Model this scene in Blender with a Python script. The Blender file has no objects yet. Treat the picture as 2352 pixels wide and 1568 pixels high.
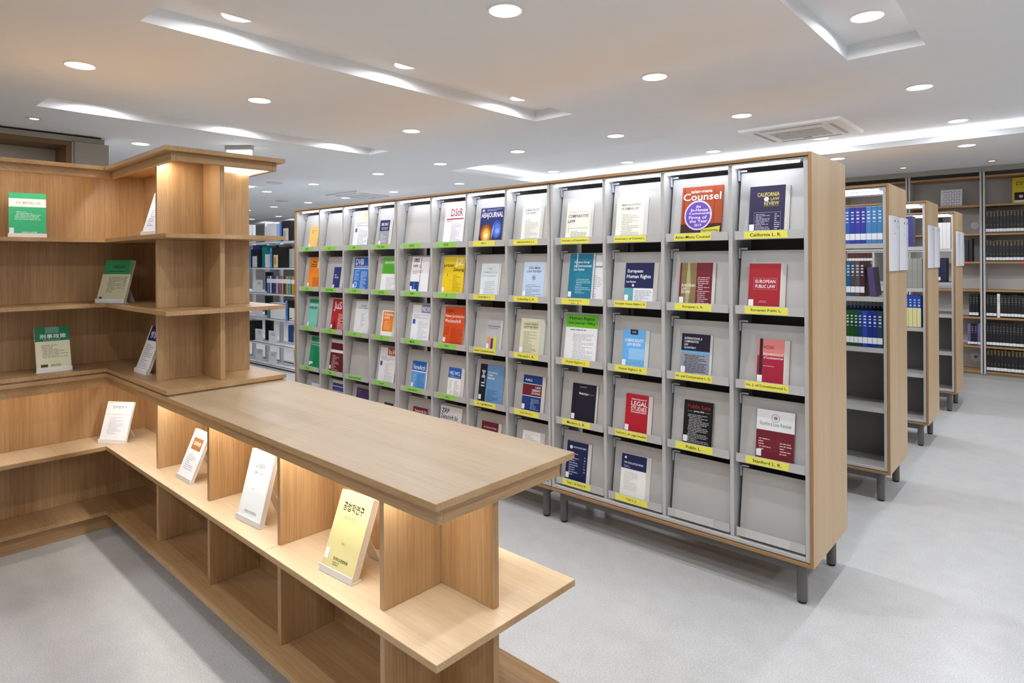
import bpy, bmesh, math, random
from mathutils import Vector, Matrix, Euler
random.seed(7)
S = bpy.context.scene
COL = S.collection
R = math.radians

# ------------------------------------------------------------------ camera, world, exposure
HC = 1.583                       # eye height
cam_d = bpy.data.cameras.new('camera')
cam = bpy.data.objects.new('camera', cam_d); COL.objects.link(cam)
yaw, pitch, roll = 0.7275, 0.0017, -0.0055
fw = Vector((-math.sin(yaw), math.cos(yaw), 0)); rt = Vector((math.cos(yaw), math.sin(yaw), 0)); up = Vector((0, 0, 1))
F = fw*math.cos(pitch) + up*math.sin(pitch); U = up*math.cos(pitch) - fw*math.sin(pitch)
RR = rt*math.cos(roll) + U*math.sin(roll); UU = U*math.cos(roll) - rt*math.sin(roll)
cam.matrix_world = Matrix(((RR.x, UU.x, -F.x, 0), (RR.y, UU.y, -F.y, 0), (RR.z, UU.z, -F.z, HC), (0, 0, 0, 1)))
cam_d.sensor_width = 36; cam_d.sensor_fit = 'HORIZONTAL'
cam_d.lens = 1437.76/2352*36
cam_d.shift_y = -(784-596.62)/2352
cam_d.clip_start = .05; cam_d.clip_end = 100
S.camera = cam

W = bpy.data.worlds.new('world'); S.world = W; W.use_nodes = True
W.node_tree.nodes['Background'].inputs[0].default_value = (.9, .92, 1, 1)
W.node_tree.nodes['Background'].inputs[1].default_value = .2
S.view_settings.view_transform = 'Standard'; S.view_settings.look = 'None'
S.view_settings.exposure = 0.08; S.view_settings.gamma = 1; S.view_settings.use_curve_mapping = False
S.cycles.use_denoising = True
S.cycles.max_bounces = 8; S.cycles.diffuse_bounces = 5; S.cycles.glossy_bounces = 3
S.cycles.sample_clamp_indirect = 6
DOWN_W = 9.2          # watts of one ceiling downlight
STRIP_W = 2.2         # scale of the oak furniture's light strips
RACK_W = .38          # scale of the steel racks' light strips

# ------------------------------------------------------------------ helpers
def lin(h):
    if isinstance(h, str):
        h = h.lstrip('#'); c = [int(h[i:i+2], 16)/255 for i in (0, 2, 4)]
    else: c = list(h)
    return tuple((v/12.92 if v <= .04045 else ((v+.055)/1.055)**2.4) for v in c)

_M = {}
def new_mat(name):
    m = bpy.data.materials.new(name); m.use_nodes = True
    nt = m.node_tree; b = nt.nodes['Principled BSDF']
    return m, nt, b

def paint(h, rough=.45, metal=0., spec=.5, var=.05, scale=40., name=None, bump=0.):
    """plain painted / printed surface with a slight procedural mottling"""
    key = ('p', h, rough, metal, spec, var, scale, bump)
    if key in _M: return _M[key]
    m, nt, b = new_mat(name or 'paint_'+str(h).lstrip('#'))
    c = lin(h)
    tc = nt.nodes.new('ShaderNodeTexCoord'); n = nt.nodes.new('ShaderNodeTexNoise')
    n.inputs['Scale'].default_value = scale; n.inputs['Detail'].default_value = 3
    nt.links.new(tc.outputs['Object'], n.inputs['Vector'])
    r = nt.nodes.new('ShaderNodeMix'); r.data_type = 'RGBA'
    r.inputs['A'].default_value = (*[v*(1-var) for v in c], 1); r.inputs['B'].default_value = (*[min(1, v*(1+var)) for v in c], 1)
    nt.links.new(n.outputs['Fac'], r.inputs['Factor']); nt.links.new(r.outputs['Result'], b.inputs['Base Color'])
    b.inputs['Roughness'].default_value = rough; b.inputs['Metallic'].default_value = metal
    b.inputs['Specular IOR Level'].default_value = spec
    if bump:
        bp = nt.nodes.new('ShaderNodeBump'); bp.inputs['Strength'].default_value = bump; bp.inputs['Distance'].default_value = .001
        nt.links.new(n.outputs['Fac'], bp.inputs['Height']); nt.links.new(bp.outputs['Normal'], b.inputs['Normal'])
    _M[key] = m
    return m

def glow(h, strength, name='lamp_glow'):
    key = ('g', h, strength)
    if key in _M: return _M[key]
    m, nt, b = new_mat(name)
    b.inputs['Base Color'].default_value = (.9, .9, .9, 1)
    b.inputs['Emission Color'].default_value = (*lin(h), 1); b.inputs['Emission Strength'].default_value = strength
    _M[key] = m
    return m

def oak(axis, c1='c8a679', c2='986f41', rough=.38, tag=''):
    """oak veneer; the grain runs along the given axis of the object's own coordinates"""
    key = ('oak', axis, c1, c2, rough)
    if key in _M: return _M[key]
    m, nt, b = new_mat('oak_grain_'+axis+tag)
    N, Lk = nt.nodes, nt.links
    tc = N.new('ShaderNodeTexCoord')
    def mapped(a, c):
        mp = N.new('ShaderNodeMapping'); s = [a, a, a]; s['xyz'.index(axis)] = c
        mp.inputs['Scale'].default_value = s; Lk.new(tc.outputs['Object'], mp.inputs['Vector']); return mp
    n1 = N.new('ShaderNodeTexNoise'); n1.inputs['Scale'].default_value = 1; n1.inputs['Detail'].default_value = 5; n1.inputs['Roughness'].default_value = .6
    Lk.new(mapped(150, 2.2).outputs[0], n1.inputs['Vector'])
    n2 = N.new('ShaderNodeTexNoise'); n2.inputs['Scale'].default_value = 1; n2.inputs['Detail'].default_value = 2
    Lk.new(mapped(520, 12).outputs[0], n2.inputs['Vector'])
    n3 = N.new('ShaderNodeTexNoise'); n3.inputs['Scale'].default_value = 1; n3.inputs['Detail'].default_value = 1
    Lk.new(mapped(7, .25).outputs[0], n3.inputs['Vector'])
    def math_(op, a, bb):
        q = N.new('ShaderNodeMath'); q.operation = op
        for i, v in enumerate((a, bb)):
            if isinstance(v, (int, float)): q.inputs[i].default_value = v
            else: Lk.new(v, q.inputs[i])
        return q.outputs[0]
    t = math_('ADD', math_('MULTIPLY', n1.outputs['Fac'], .55), math_('ADD', math_('MULTIPLY', n2.outputs['Fac'], .35), math_('MULTIPLY', n3.outputs['Fac'], .5)))
    ramp = N.new('ShaderNodeValToRGB')
    ramp.color_ramp.elements[0].position = .46; ramp.color_ramp.elements[0].color = (*lin(c2), 1)
    ramp.color_ramp.elements[1].position = .92; ramp.color_ramp.elements[1].color = (*lin(c1), 1)
    Lk.new(t, ramp.inputs[0]); Lk.new(ramp.outputs[0], b.inputs['Base Color'])
    b.inputs['Roughness'].default_value = rough
    bp = N.new('ShaderNodeBump'); bp.inputs['Strength'].default_value = .12; bp.inputs['Distance'].default_value = .0006
    Lk.new(n2.outputs['Fac'], bp.inputs['Height']); Lk.new(bp.outputs['Normal'], b.inputs['Normal'])
    _M[key] = m
    return m

class MB:
    """collects geometry, links it as ONE mesh object"""
    def __init__(s): s.v = []; s.f = []; s.m = []
    def quad(s, p, m=0):
        i = len(s.v); s.v += [tuple(q) for q in p]; s.f.append(tuple(range(i, i+len(p)))); s.m.append(m)
    def box(s, x0, x1, y0, y1, z0, z1, m=0, c=0.):
        if x0 > x1: x0, x1 = x1, x0
        if y0 > y1: y0, y1 = y1, y0
        if z0 > z1: z0, z1 = z1, z0
        lo, hi = (x0, y0, z0), (x1, y1, z1)
        if not c:
            i = len(s.v)
            s.v += [(lo[0] if not k & 1 else hi[0], lo[1] if not k & 2 else hi[1], lo[2] if not k & 4 else hi[2]) for k in range(8)]
            for q in ((0, 2, 3, 1), (4, 5, 7, 6), (0, 1, 5, 4), (2, 6, 7, 3), (0, 4, 6, 2), (1, 3, 7, 5)):
                s.f.append(tuple(i+k for k in q)); s.m.append(m)
            return
        idx = {}
        for k in range(8):
            sg = [1 if k >> a & 1 else 0 for a in range(3)]
            for ax in range(3):      # vertex lying on the face normal to ax
                p = []
                for a in range(3):
                    e = hi[a] if sg[a] else lo[a]
                    if a != ax: e += -c if sg[a] else c
                    p.append(e)
                idx[k, ax] = len(s.v); s.v.append(tuple(p))
        for ax in range(3):
            o = [a for a in range(3) if a != ax]
            for sd in (0, 1):
                ks = [(sd << ax) | (i << o[0]) | (j << o[1]) for i, j in ((0, 0), (1, 0), (1, 1), (0, 1))]
                s.f.append(tuple(idx[k, ax] for k in ks)); s.m.append(m)
        for a in range(3):           # edges running along a
            o = [q for q in range(3) if q != a]
            for i in (0, 1):
                for j in (0, 1):
                    k0 = (i << o[0]) | (j << o[1]); k1 = k0 | (1 << a)
                    s.f.append((idx[k0, o[0]], idx[k1, o[0]], idx[k1, o[1]], idx[k0, o[1]])); s.m.append(m)
        for k in range(8): s.f.append((idx[k, 0], idx[k, 1], idx[k, 2])); s.m.append(m)
    def prism(s, poly, ax, a0, a1, m=0):
        """polygon extruded along axis ax; poly holds the two other coordinates in axis order"""
        def pt(p, a):
            q = list(p); q.insert(ax, a); return tuple(q)
        i = len(s.v); n = len(poly)
        s.v += [pt(p, a0) for p in poly] + [pt(p, a1) for p in poly]
        s.f.append(tuple(range(i, i+n))[::-1]); s.m.append(m)
        s.f.append(tuple(range(i+n, i+2*n))); s.m.append(m)
        for k in range(n):
            s.f.append((i+k, i+(k+1) % n, i+n+(k+1) % n, i+n+k)); s.m.append(m)
    def lathe(s, cx, cy, prof, n=20, m=0):
        """prof = [(r, z), ...] turned about the vertical through cx, cy"""
        i = len(s.v)
        for r, z in prof:
            for k in range(n):
                a = 2*math.pi*k/n; s.v.append((cx+r*math.cos(a), cy+r*math.sin(a), z))
        for j in range(len(prof)-1):
            for k in range(n):
                s.f.append((i+j*n+k, i+j*n+(k+1) % n, i+(j+1)*n+(k+1) % n, i+(j+1)*n+k)); s.m.append(m)
        s.f.append(tuple(i+k for k in range(n))[::-1]); s.m.append(m)
        j = len(prof)-1; s.f.append(tuple(i+j*n+k for k in range(n))); s.m.append(m)
    def add(s, verts, faces, m=0):
        i = len(s.v); s.v += [tuple(q) for q in verts]
        for f in faces: s.f.append(tuple(i+k for k in f)); s.m.append(m)
    def xform(s, M): s.v = [tuple(M @ Vector(p)) for p in s.v]; return s
    def mesh(s, name, mats, recalc=True, smooth=False):
        me = bpy.data.meshes.new(name); me.from_pydata(s.v, [], s.f)
        mats = mats if isinstance(mats, (list, tuple)) else [mats]
        for m in mats: me.materials.append(m)
        me.polygons.foreach_set('material_index', s.m)
        if recalc:
            bm = bmesh.new(); bm.from_mesh(me); bmesh.ops.recalc_face_normals(bm, faces=bm.faces); bm.to_mesh(me); bm.free()
        if smooth: me.polygons.foreach_set('use_smooth', [True]*len(me.polygons))
        me.update(); return me
    def build(s, name, mats, parent=None, recalc=True, smooth=False):
        return obj(name, s.mesh(name, mats, recalc, smooth), parent)

def obj(name, me, parent=None):
    o = bpy.data.objects.new(name, me); COL.objects.link(o)
    if parent is not None: o.parent = parent
    return o
def tag(o, label, cat, group=None):
    o['label'] = label; o['category'] = cat
    if group: o['group'] = group
    return o
def thing(name, label, cat, loc=(0, 0, 0), rotz=0., group=None):
    o = bpy.data.objects.new(name, None); COL.objects.link(o)
    o.location = loc; o.rotation_euler = (0, 0, rotz); o.empty_display_size = .1
    return tag(o, label, cat, group)
def structure(o): o['kind'] = 'structure'; return o
def boxpart(name, mat, parent, *b, c=0.):
    q = MB(); q.box(*b, c=c); return q.build(name, mat, parent)

def lamp(name, parent, loc, shape, sx, sy, watts, color=(1, 1, 1), rot=(0, 0, 0), spread=180):
    d = bpy.data.lights.new(name, 'AREA'); d.shape = shape; d.size = sx
    if shape in ('RECTANGLE', 'ELLIPSE'): d.size_y = sy
    d.energy = watts; d.color = color; d.spread = R(spread)
    o = bpy.data.objects.new(name, d); COL.objects.link(o); o.location = loc; o.rotation_euler = rot
    if parent is not None: o.parent = parent
    return o

_T = {}
def glyphs(s):
    """flat mesh of a line of text, normalised to a 1 x 1 box; also its aspect"""
    if s in _T: return _T[s]
    cu = bpy.data.curves.new('text', 'FONT'); cu.body = s; cu.resolution_u = 2; cu.size = 1; cu.offset = .012
    ob = bpy.data.objects.new('text', cu); me = bpy.data.meshes.new_from_object(ob)
    vs = [v.co.copy() for v in me.vertices]; fs = [tuple(p.vertices) for p in me.polygons]
    bpy.data.objects.remove(ob); bpy.data.curves.remove(cu); bpy.data.meshes.remove(me)
    if not vs: vs = [Vector((0, 0, 0)), Vector((1, 0, 0)), Vector((0, 1, 0))]; fs = [(0, 1, 2)]
    x0 = min(v.x for v in vs); x1 = max(v.x for v in vs); y0 = min(v.y for v in vs); y1 = max(v.y for v in vs)
    w, h = max(x1-x0, 1e-4), max(y1-y0, 1e-4)
    _T[s] = ([((v.x-x0)/w, (v.y-y0)/h) for v in vs], fs, w/h)
    return _T[s]

def art(parent, els, w, h, eps=.0004, y=0., name='print'):
    """flat print on the face x 0..w, z 0..h lying in the plane y, facing -y.
    r rectangle, t text fitted to a box, l lines of small type, d disc; colours are hex"""
    pm, tm = MB(), MB(); pc, tcol = [], []
    def ci(lst, c):
        if c not in lst: lst.append(c)
        return lst.index(c)
    k = 0; out = []
    rnd = random.Random(int(w*1e5)+len(els))
    for e in els:
        k += 1; yy = y-eps*(1+.25*k)
        big = None
        if e[0] == 'q':
            xs_ = [a for a, b in e[1]]; zs_ = [b for a, b in e[1]]; big = (max(xs_)-min(xs_))*(max(zs_)-min(zs_))
        elif e[0] == 'd': big = 3.1*e[3]*(e[5] if len(e) > 5 else e[3]*w/h)
        elif e[0] in 'rtv': big = abs((e[3]-e[1])*(e[4]-e[2]))
        keep = (pm, tm, pc, tcol); alone = big is not None and big > .022
        if alone: pm, tm, pc, tcol = MB(), MB(), [], []
        if e[0] == 'r':
            _, x0, z0, x1, z1, c = e
            pm.quad([(x0*w, yy, z0*h), (x1*w, yy, z0*h), (x1*w, yy, z1*h), (x0*w, yy, z1*h)], ci(pc, c))
        elif e[0] == 'q':
            pm.quad([(a*w, yy, b*h) for a, b in e[1]], ci(pc, e[2]))
        elif e[0] == 'd':
            _, cx, cz, r, c = e[:5]; rz = e[5] if len(e) > 5 else r*w/h
            pm.quad([(cx*w+r*w*math.cos(a*.19635), yy, cz*h+rz*h*math.sin(a*.19635)) for a in range(32)], ci(pc, c))
        elif e[0] == 'l':
            _, x0, z0, x1, z1, n, c = e
            for i in range(n):
                zc = z1-(z1-z0)*(i+.5)/n; hh = (z1-z0)/n*.2
                a = x0+(x1-x0)*(rnd.random()*.08); b = x1-(x1-x0)*rnd.choice((0, .04, .1, .35, .55))
                while a < b:                      # word by word
                    l_ = min(rnd.uniform(.05, .17), b-a)
                    pm.quad([(a*w, yy, (zc-hh)*h), ((a+l_)*w, yy, (zc-hh)*h), ((a+l_)*w, yy, (zc+hh)*h), (a*w, yy, (zc+hh)*h)], ci(pc, c))
                    a += l_+.018
        elif e[0] == 't':
            _, x0, z0, x1, z1, s, c = e
            g, fs, asp = glyphs(s)
            tm.add([(w*(x0+(x1-x0)*a), yy, h*(z0+(z1-z0)*b)) for a, b in g], fs, ci(tcol, c))
        elif e[0] == 'v':      # text reading upwards
            _, x0, z0, x1, z1, s, c = e
            g, fs, asp = glyphs(s)
            tm.add([(w*(x1-(x1-x0)*b), yy, h*(z0+(z1-z0)*a)) for a, b in g], fs, ci(tcol, c))
        if alone:
            if pm.f: out.append(pm.build('color_block', [paint(c, .5, spec=.3, var=.03) for c in pc], parent, recalc=False))
            if tm.f: out.append(tm.build('lettering', [paint(c, .7, spec=.15, var=.03) for c in tcol], parent, recalc=False))
            pm, tm, pc, tcol = keep
    if pm.f:
        out.append(pm.build(name, [paint(c, .65, spec=.2, var=.03) for c in pc], parent, recalc=False)); out[-1]['kind'] = 'stuff'
    if tm.f: out.append(tm.build('lettering', [paint(c, .7, spec=.15, var=.03) for c in tcol], parent, recalc=False))
    return out

ORD = ['first', 'second', 'third', 'fourth', 'fifth', 'sixth', 'seventh', 'eighth', 'ninth', 'tenth', 'eleventh', 'twelfth',
       'thirteenth', 'fourteenth', 'fifteenth', 'sixteenth', 'seventeenth', 'eighteenth', 'nineteenth', 'twentieth']

# ------------------------------------------------------------------ materials of the place
def floor_mat():
    m, nt, b = new_mat('floor_vinyl'); N, Lk = nt.nodes, nt.links
    tc = N.new('ShaderNodeTexCoord')
    n1 = N.new('ShaderNodeTexNoise'); n1.inputs['Scale'].default_value = 160; n1.inputs['Detail'].default_value = 4; Lk.new(tc.outputs['Object'], n1.inputs['Vector'])
    n2 = N.new('ShaderNodeTexNoise'); n2.inputs['Scale'].default_value = 9; n2.inputs['Detail'].default_value = 3; Lk.new(tc.outputs['Object'], n2.inputs['Vector'])
    ad = N.new('ShaderNodeMath'); ad.operation = 'MULTIPLY_ADD'; ad.inputs[1].default_value = .25; Lk.new(n2.outputs['Fac'], ad.inputs[0]); Lk.new(n1.outputs['Fac'], ad.inputs[2])
    rp = N.new('ShaderNodeValToRGB'); rp.color_ramp.elements[0].position = .42; rp.color_ramp.elements[0].color = (*lin('b0afac'), 1)
    rp.color_ramp.elements[1].position = .78; rp.color_ramp.elements[1].color = (*lin('cbcac8'), 1)
    Lk.new(ad.outputs[0], rp.inputs[0]); Lk.new(rp.outputs[0], b.inputs['Base Color'])
    b.inputs['Roughness'].default_value = .3; b.inputs['Specular IOR Level'].default_value = .35
    return m
FLOOR = floor_mat()
CEIL = paint('e9ebed', .8, var=.015, scale=6, name='ceiling_paint')
WALL = paint('d2d0cb', .8, var=.02, scale=6, name='wall_paint')
METAL = paint('bdbbb7', .3, var=.02, scale=30, name='grey_coated_steel')
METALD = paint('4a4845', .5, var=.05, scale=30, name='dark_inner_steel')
CHAR = paint('5f5c5a', .4, var=.05, name='charcoal_steel')
BLACK = paint('151413', .5, name='black_rubber')
WHITE = paint('eeeeee', .35, var=.02, name='white_steel')
CASEG = paint('a19d92', .5, var=.03, name='taupe_board')
CASED = paint('c4c0bb', .55, var=.03, name='dark_taupe_board')
PAGES = paint('ece8df', .7, var=.04, scale=300, name='paper_pages')
OZ, OX, OY = oak('z'), oak('x'), oak('y')
OTOP_SHEEN = oak('x', 'b09a7c', '977f60', .4, '_sheen_top')  # same oak, greyed on upward counter faces: ceiling reflection put into the colour
RZ = oak('z', 'd8bc94', 'b89466', .4, '_pale'); RX = oak('x', 'b48f63', '8c683f', .45, '_edge'); RZE = oak('z', 'b48a58', '8c6336', .45, '_edge')

# ------------------------------------------------------------------ room
XA, XB, YA, YB, ZC = -20., 4.5, -4., 10.75, 2.79
structure(boxpart('floor', FLOOR, None, XA, XB, YA, YB, -.1, 0))
ZU = 3.15
for n, b in (('wall_back', (XA, XB, YB, YB+.1, 0, ZU)), ('wall_front', (XA, XB, YA-.1, YA, 0, ZU)),
             ('wall_left', (XA-.1, XA, YA, YB, 0, ZU)), ('wall_right', (XB, XB+.1, YA, YB, 0, ZU))):
    structure(boxpart(n, WALL, None, *b))
# ceiling with its recessed troughs; (x0, x1, y0, y1, depth, cove)
HOLES = [(-3.455, -3.055, 1.10, 4.19, .09, 0), (-5.905, -5.545, 1.16, 4.215, .09, 0), (-1.0, -.6, 1.1, 4.195, .09, 0),
         (-6.15, 3.2, 5.68, 7.78, .13, 1), (-15.0, -9.66, 2.9, 5.0, .13, 1)]
cb = MB()
xs = sorted({XA, XB, *[h[0] for h in HOLES], *[h[1] for h in HOLES]}); ys = sorted({YA, YB, *[h[2] for h in HOLES], *[h[3] for h in HOLES]})
for i in range(len(xs)-1):
    for j in range(len(ys)-1):
        cx, cy = (xs[i]+xs[i+1])/2, (ys[j]+ys[j+1])/2
        if any(h[0] < cx < h[1] and h[2] < cy < h[3] for h in HOLES): continue
        cb.quad([(xs[i], ys[j], ZC), (xs[i+1], ys[j], ZC), (xs[i+1], ys[j+1], ZC), (xs[i], ys[j+1], ZC)])
def rim(x0, x1, y0, y1, z0, z1):
    for p, q in (((x0, y0), (x1, y0)), ((x1, y0), (x1, y1)), ((x1, y1), (x0, y1)), ((x0, y1), (x0, y0))):
        cb.quad([(*p, z0), (*q, z0), (*q, z1), (*p, z1)])
for x0, x1, y0, y1, d, cove in HOLES:
    if not cove:
        rim(x0, x1, y0, y1, ZC, ZC+d); cb.quad([(x0, y0, ZC+d), (x1, y0, ZC+d), (x1, y1, ZC+d), (x0, y1, ZC+d)])
    else:
        g, lip = .14, .065
        rim(x0, x1, y0, y1, ZC, ZC+lip)
        X0, X1, Y0, Y1 = x0-g, x1+g, y0-g, y1+g
        for a in ((X0, X1, Y0, y0), (X0, X1, y1, Y1), (X0, x0, y0, y1), (x1, X1, y0, y1)):
            cb.quad([(a[0], a[2], ZC+lip), (a[1], a[2], ZC+lip), (a[1], a[3], ZC+lip), (a[0], a[3], ZC+lip)])
        rim(X0, X1, Y0, Y1, ZC+lip, ZC+d); cb.quad([(X0, Y0, ZC+d), (X1, Y0, ZC+d), (X1, Y1, ZC+d), (X0, Y1, ZC+d)])
structure(cb.build('ceiling', CEIL, None, recalc=False))
structure(boxpart('ceiling_slab', CEIL, None, XA, XB, YA, YB, ZU, ZU+.1))
structure(boxpart('trim_1', paint('e4e4e4', .7), None, -19.5, -13.5, 8.55, 9.0, 2.69, ZC-.001))
# light tape hidden on the ledges of the two coves
LED = glow('f4f7ff', 26.)
def cove_tape(label, x0, x1, y0, y1):
    t = thing('cove_light', label, 'light', ((x0+x1)/2, (y0+y1)/2, ZC+.067), 0, 'light tape inside the ceiling coves')
    cx, cy = (x0+x1)/2, (y0+y1)/2
    for b in ((x0-.09, x1+.09, y1+.05, y1+.065), (x0-.09, x1+.09, y0-.065, y0-.05), (x0-.065, x0-.05, y0, y1), (x1+.05, x1+.065, y0, y1)):
        boxpart('light_tape', LED, t, b[0]-cx, b[1]-cx, b[2]-cy, b[3]-cy, 0, .008)
    return t
cove_tape('white light tape hidden along the long bright cove above the magazine rack', *HOLES[3][:4])
cove_tape('white light tape hidden in the small cove beyond the oak tower', *HOLES[4][:4])

# ------------------------------------------------------------------ downlights
DISC = glow('ffffff', 6.)
ring = MB(); ring.lathe(0, 0, [(.088, 0), (.088, -.004), (.079, -.007), (.076, -.004)], 28)
ring_me = ring.mesh('trim_ring', paint('f2f2f0', .5, var=.01), smooth=False)
dm = MB(); dm.lathe(0, 0, [(.076, -.003), (.075, -.0055)], 28); disc_me = dm.mesh('diffuser', DISC)
ROWS = {-2.4: [-4.5, -2.0, .6, 2.2], -.9: [-4.5, -2.0, .6, 2.2], .55: [-6.2, -2.0, .9, 2.2], 1.1: [-4.49], 2.23: [-7.0, -4.49, -2.02, .75, 2.6], 3.7: [-8.5, -7.1, -4.53, -2.03, .75, 2.6],  # rows nearest wall_front and every positive x are unseen lamps, added for brightness
        5.19: [-13.2, -11.7, -10.2, -8.72, -7.07, -5.8, -4.53, -3.27, -2.04, -.78, .75, 2.6],
        6.72: [-14.16, -12.9, -11.5, -10.17, -8.71, -7.07], 7.41: [-5.76, -4.49, -3.27, -2.04, -.8, .75, 2.6],
        8.2: [-17, -15.5, -13.9, -12.2, -10.4, -8.7, -7.0, -5.6, -4.5, -3.27, -2.07, -.81, .75, 2.6]}
def downlight(x, y, z, label, watts=DOWN_W, s=1.):
    t = thing('downlight', label, 'ceiling light', (x, y, z), 0, 'recessed downlights')
    a = obj('trim_ring', ring_me, t); b = obj('diffuser', disc_me, t)
    if s != 1.: t.scale = (s, s, s)
    if watts: lamp('downlight_lamp', t, (0, 0, -.012), 'DISK', .055, .055, watts, (.945, .985, 1.065), spread=172)
    return t
rows = sorted(ROWS, reverse=True)
for ri, y in enumerate(rows):
    for k, x in enumerate(sorted(ROWS[y], reverse=True)):
        z = ZC+.13 if y == 7.41 else ZC
        downlight(x, y, z-.0005, f'round white ceiling downlight, {ORD[k]} in the {ORD[ri]} row out from the far bookcase wall')
TR = {-3.255: ('long trough before the magazine rack', [1.5, 2.62, 3.76]), -5.725: ('trough above the oak tower', [1.55, 2.68, 3.8]),
      -.8: ('trough beyond the rack end', [1.5, 2.62, 3.76])}
for x, (nm, yy) in TR.items():
    for k, y in enumerate(yy):
        downlight(x, y, ZC+.0895, f'round downlight in the {nm}, {ORD[2-k]} down its length', DOWN_W*.8)
SPOTS = [(-6.43, 1.25, 'small tilted spotlight in the ceiling beside the grey bookcase'), (-.71, 9.73, 'small dim ceiling spotlight near the far bookcase, nearer the picture edge'),
         (-1.64, 9.65, 'small dim ceiling spotlight near the far bookcase, over its yellow book bay')]
for x, y, lb in SPOTS:
    t = thing('spotlight', lb, 'ceiling light', (x, y, ZC-.0005), 0, 'small spotlights')
    q = MB(); q.lathe(0, 0, [(.06, 0), (.06, -.004), (.045, -.006), (.04, -.003)], 20); q.build('trim_ring', paint('d8d4cf', .5), t)
    q = MB(); q.lathe(0, 0, [(.038, -.002), (.02, -.006)], 16); q.build('lens', glow('ffe0b8', 3.), t)

# ------------------------------------------------------------------ air-conditioning cassettes, exit light
def cassette(x, y, z, label, rz=0):
    t = thing('air_conditioner', label, 'air conditioner', (x, y, z), rz, 'ceiling air conditioners')
    wp = paint('f4f4f3', .45, var=.01, name='white_plastic'); gp = paint('a9a7a5', .5)
    q = MB(); w, h = .49, .45
    q.prism([(-w, 0), (w, 0), (w-.02, -.028), (-w+.02, -.028)], 1, -h, h)     # bevelled panel
    q.build('panel', wp, t)
    boxpart('intake_frame', wp, t, -.31, .31, -.27, .27, -.036, -.027, c=.004)
    for k in range(22):
        xx = -.24+.48*k/21
        boxpart('slat', paint('e6e5e3', .5), t, xx-.005, xx+.005, -.2, .2, -.042, -.0355)
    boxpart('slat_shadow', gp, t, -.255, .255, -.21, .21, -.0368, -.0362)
    for b in ((-.38, -.345, -.3, .3), (.345, .38, -.3, .3), (-.3, .3, -.37, -.335), (-.3, .3, .335, .37)):
        boxpart('air_flap', paint('b4b3b1', .5), t, *b, -.0325, -.0275, c=.002)
    boxpart('sensor', paint('4d4c50', .4), t, -.04, .04, .225, .245, -.039, -.035)
    return t
cassette(-2.075, 6.85, ZC+.13, 'white slatted ceiling air conditioner in the cove above the magazine rack')
cassette(-9.45, 6.6, ZC, 'white ceiling air conditioner farther off, above the far end of the rack')
t = thing('emergency_light', 'glowing white box light hanging from the ceiling behind the oak tower top', 'sign', (-6.42, 2.97, ZC), .7)
boxpart('bracket', paint('b9b9bb', .4), t, -.14, .14, -.035, .035, -.045, -.0005, c=.004)
boxpart('light_box', glow('fbfff8', 2.2), t, -.125, .125, -.022, .022, -.19, -.045)
# ceiling detectors
for x, y, lb in ((-9.0, 4.7, 'flat round white ceiling speaker by the small cove'), (-11.6, 6.2, 'round ceiling speaker plate farther along from the small cove')):
    t = thing('ceiling_speaker', lb, 'speaker', (x, y, ZC-.0005), 0)
    q = MB(); q.lathe(0, 0, [(.12, 0), (.12, -.008), (.1, -.014), (.03, -.015)], 24); q.build('grille', paint('cfcfd2', .6), t)

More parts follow.
